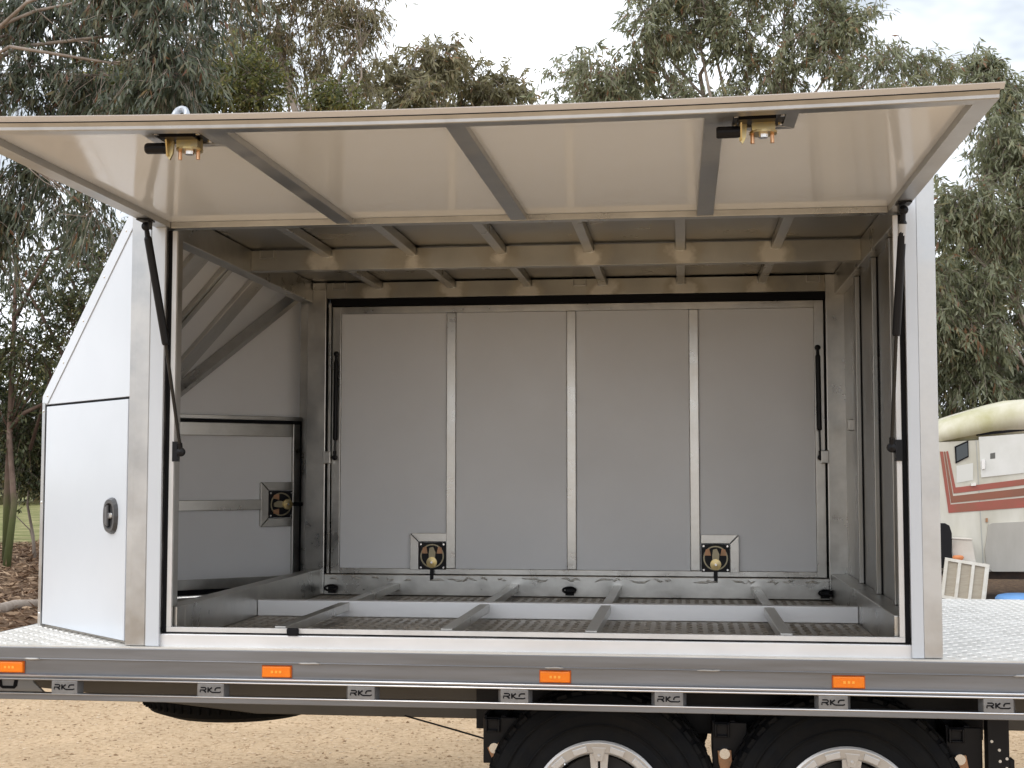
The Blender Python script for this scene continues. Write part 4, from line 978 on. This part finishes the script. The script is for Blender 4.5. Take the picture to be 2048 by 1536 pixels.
# split roof into finer pieces along x for the domed nose
def ringx(off, zf, sc):
    pts = []
    xs_ = [xl+(xr-xl)*t_ for t_ in (0, .03, .08, .16, .28, .42, .7, 1)]
    for x in xs_: pts.append((x+off*(1 if x < xb else 0), YF+.85-(.85+.03)*sc*(1 if x >= xb else (.62+.38*(x-xl)/(xb-xl))), zf(x)))
    for x in xs_[::-1]: pts.append((x+off*(1 if x < xb else 0), YF+.85+(.85)*sc, zf(x)))
    return pts
HB(loft([ringx(0, lambda x: roofline(x)+.003, 1), ringx(.0, lambda x: roofline(x)+(crown_(x)-roofline(x))*.5, .985), ringx(.03, lambda x: roofline(x)+(crown_(x)-roofline(x))*.85, .9), ringx(.09, lambda x: crown_(x), .6)]), 'roof', FROOF, smooth=True)
def strip_(name, pts_px, mt, parent=body, th=.006, Y=YF):
    """flat polygon laid on the side wall"""
    pl_ = [(float(fp3(x, y, Y)[0]), float(fp3(x, y, Y)[2])) for x, y in pts_px]
    mb = MB(); mb.prism(pl_, Y-th, Y-.001, 'y'); return HB(mb, name, mt, parent)
HB(MB().prism([(FX(1955), FZ(866)), (FX(2100), FZ(853)), (FX(2100), FZ(857)), (FX(1955), FZ(872))], YF-.012, YF-.001, 'y'), 'gutter', BLACK, body)
dz_ = [(1006, 1048, FRED), (980, 1001, FBRN), (960, 976, FRED)]
def sy(py, px): return py-(px-1912)*.055
for pts_, mt_ in (([(1879.5, 903), (1886, 903), (1901, 1009), (2048, 995), (2120, 988), (2120, 1010), (2048, 1015), (1897, 1026)], FRED),
                  ([(1887.5, 903), (1890.5, 903), (1906, 992), (2048, 976), (2120, 968), (2120, 985), (2048, 991.5), (1902, 1006)], FBRN),
                  ([(1892, 903), (1896, 902), (1911, 975), (2048, 958), (2120, 950), (2120, 963), (2048, 970), (1907, 987)], FRED)):
    strip_('stripe', pts_, mt_)
wn = strip_('window', [(1909, 893), (1936, 881), (1937, 914), (1911, 927)], BLACK, th=.014)
strip_('pane', [(1912, 895), (1934, 885), (1935, 912), (1913, 923)], DARKG, wn, th=.018)
dr = strip_('door', [(1957, 874), (2120, 862), (2120, 938), (1962, 955)], mat('door_white', (.70, .70, .67), .35, 0, (.62, .62, .58), 3), th=.010)
strip_('handle', [(1962, 921), (1969, 919), (1969, 937), (1963, 939)], STEEL, dr, th=.03)
strip_('vent_sticker', [(1980, 907), (1990, 905), (1990, 917), (1980, 918)], mat('dark_scuff', (.12, .12, .11), .7), dr, th=.0115)
strip_('mudguard_panel', [(1976, 1050), (1985, 1046), (2120, 1040), (2120, 1142), (1985, 1143), (1972, 1135), (1969, 1100)], FGRY, th=.02)
strip_('access_hatch', [(1913, 932), (1946, 926), (1946, 960), (1913, 966)], mat('hatch_white', (.64, .64, .60), .4), th=.005)
strip_('seam', [(1951, 880), (1953, 880), (1968, 1140), (1966, 1140)], mat('seam_grey', (.40, .40, .37), .6), th=.004)
strip_('clearance_lamp', [(1941, 967), (1951, 966), (1951, 971), (1941, 972)], STEEL, th=.03)
strip_('clearance_lamp', [(1971, 1036), (1975, 1036), (1975, 1044), (1971, 1044)], RUSTY, th=.02)
HB(MB().box(xl+.3, xr-.1, YF+.15, YF+1.5, zb-.10, zb-.001), 'underframe', mat('rusty_underframe', (.09, .06, .045), .9, 0, (.05, .04, .035), 8))
for xx in (xl+1.9, xl+2.65):
    ww = MB(); ww.lathe([(.16, 0), (.24, -.005), (.31, .03), (.315, .15), (.25, .19), (.16, .18)], (xx, YF+.06, .315), 36); wo = HB(ww, 'wheel', TYRE)
    HB(MB().lathe([(0, .03), (.16, .01), (.165, .03), (.16, .15), (0, .15)], (xx, YF+.06, .315), 24), 'hub', FWHT, wo)
HB(MB().tube([(xl+.1, YF+.85, zb-.05), (xl-.9, YF+.85, zb-.08), (xl-1.1, YF+.85, zb-.05)], [.04, .04, .03], 8).box(xl-.86, xl-.80, YF+.82, YF+.88, 0.0, zb-.04), 'drawbar', PAINT)

# white three-panel frame leaning by the float
Yc = 12.1; s_c = FPX/(Yc-CAM[1])
ctr = aty(1928, 1160, Yc)
fo = empty('panel_frame', (float(ctr[0]), Yc, 0), 'white timber frame with three beige panels leaning in front of the float', 'frame')
def cfx(u, w_, v):  # u right, v up, tilted
    a = R(-9); uu = u*math.cos(a)-v*math.sin(a); vv = u*math.sin(a)+v*math.cos(a)
    return (float(ctr[0])+uu, Yc-w_+vv*.12, .30+vv)
FRW = mat('weathered_white_timber', (.74, .72, .66), .6, 0, (.62, .58, .50), 8)
PNB = mat('beige_louvre_panel', (.42, .37, .29), .7, 0, (.36, .31, .24), 8, (1, 1, 6))
hw_, hh_ = .245, .235
ff = MB(cfx); ff.box(-hw_, hw_, 0, .04, hh_-.035, hh_); HBf = lambda mb, nm, mt_, par=fo: mb.build(nm, mt_, par, org=(float(ctr[0]), Yc, 0))
HBf(ff, 'rail', FRW); HBf(MB(cfx).box(-hw_, hw_, 0, .04, -hh_, -hh_+.035), 'rail', FRW)
for u0 in (-hw_, -.095, .06, hw_-.035): HBf(MB(cfx).box(u0, u0+.035, .001, .039, -hh_+.0355, hh_-.0355), 'stile', FRW)
for u0, u1 in ((-hw_+.036, -.096), (-.059, .059), (.096, hw_-.036)): HBf(MB(cfx).box(u0, u1, .012, .022, -hh_+.036, hh_-.036), 'panel', PNB)
HBf(MB(cfx).box(hw_+.001, hw_+.012, -.25, .04, -hh_, hh_), 'side_board', FRW)
# carton on a dark bin, orange cup, blue tub
c1 = aty(1922, 1100, 12.3); zt = float(aty(1922, 1078, 12.3)[2]); zbm = float(aty(1922, 1130, 12.3)[2])
ob = MB(); x0, x1 = float(aty(1902, 1100, 12.3)[0]), float(aty(1946, 1100, 12.3)[0])
ob.prism([(x0+.02, zbm-.03), (x1+.03, zbm-.03), (x1-.02, zt-.01), (x0, zt)], 12.25, 12.46, 'y'); ob.prism([(x0-.005, zt+.001), (x1-.015, zt-.009), (x1-.01, zt+.006), (x0, zt+.016)], 12.24, 12.47, 'y')
o = ob.build('carton', mat('white_carton', (.70, .66, .60), .7, 0, (.60, .55, .48), 6), None, bevel=.004); tag(o, 'white carton resting on the dark bin beside the float', 'carton')
bn = MB(); xa_ = float(aty(1901, 1100, 12.3)[0]); bn.prism([(xa_+.04, 0), (x1-.02, 0), (x1+.02, zbm-.04), (xa_, zbm-.04)], 12.22, 12.5, 'y'); bn.prism([(xa_-.01, zbm-.038), (x1+.03, zbm-.038), (x1+.03, zbm-.032), (xa_-.01, zbm-.032)], 12.21, 12.51, 'y')
o = bn.build('bin', mat('dark_plastic_bin', (.05, .04, .035), .6), None, bevel=.006); tag(o, 'dark plastic bin under the white carton', 'bin')
ch = MB(); xc_ = float(aty(1884, 1060, 12.2)[0]); zc_ = float(aty(1889, 1046, 12.2)[2])
ch.prism([(xc_-.22, .45), (xc_+.10, .45), (xc_+.105, zc_-.12), (xc_+.08, zc_-.03), (xc_+.03, zc_), (xc_-.20, zc_)], 12.15, 12.19, 'y'); ch.box(xc_-.22, xc_+.10, 12.1905, 12.47, .44, .48)
for dx in (-.2, .06):
    for dy in (12.16, 12.43): ch.box(xc_+dx, xc_+dx+.03, dy, dy+.03, 0, .44)
o = ch.build('chair', BLACKP, None, bevel=.01); tag(o, 'black chair back poking up behind the white carton', 'chair')
oc = aty(1915, 1115, 12.19); om = MB(); om.lathe([(0, -.028), (.05, -.026), (.07, 0), (.055, .024), (0, .03)], (float(oc[0]), 12.16, float(oc[2])), 14, 'z')
o = om.build('cap', mat('orange_cap', (.62, .22, .08), .6), None, smooth=True); tag(o, 'small orange cap lying against the white carton', 'cap')
bc = aty(2052, 1190, 11.6); bt = MB()
bt.lathe([(0, 0), (.24, 0), (.29, .03), (.30, .12), (.27, .155), (.20, .17), (.0, .175)], (float(bc[0])+.03, 11.9, 0.0), 20, 'z')
o = bt.build('tub', mat('blue_plastic', (.09, .24, .52), .4, 0, (.14, .32, .62), 4), None, smooth=True); tag(o, 'blue plastic tub on the ground in front of the float', 'tub')
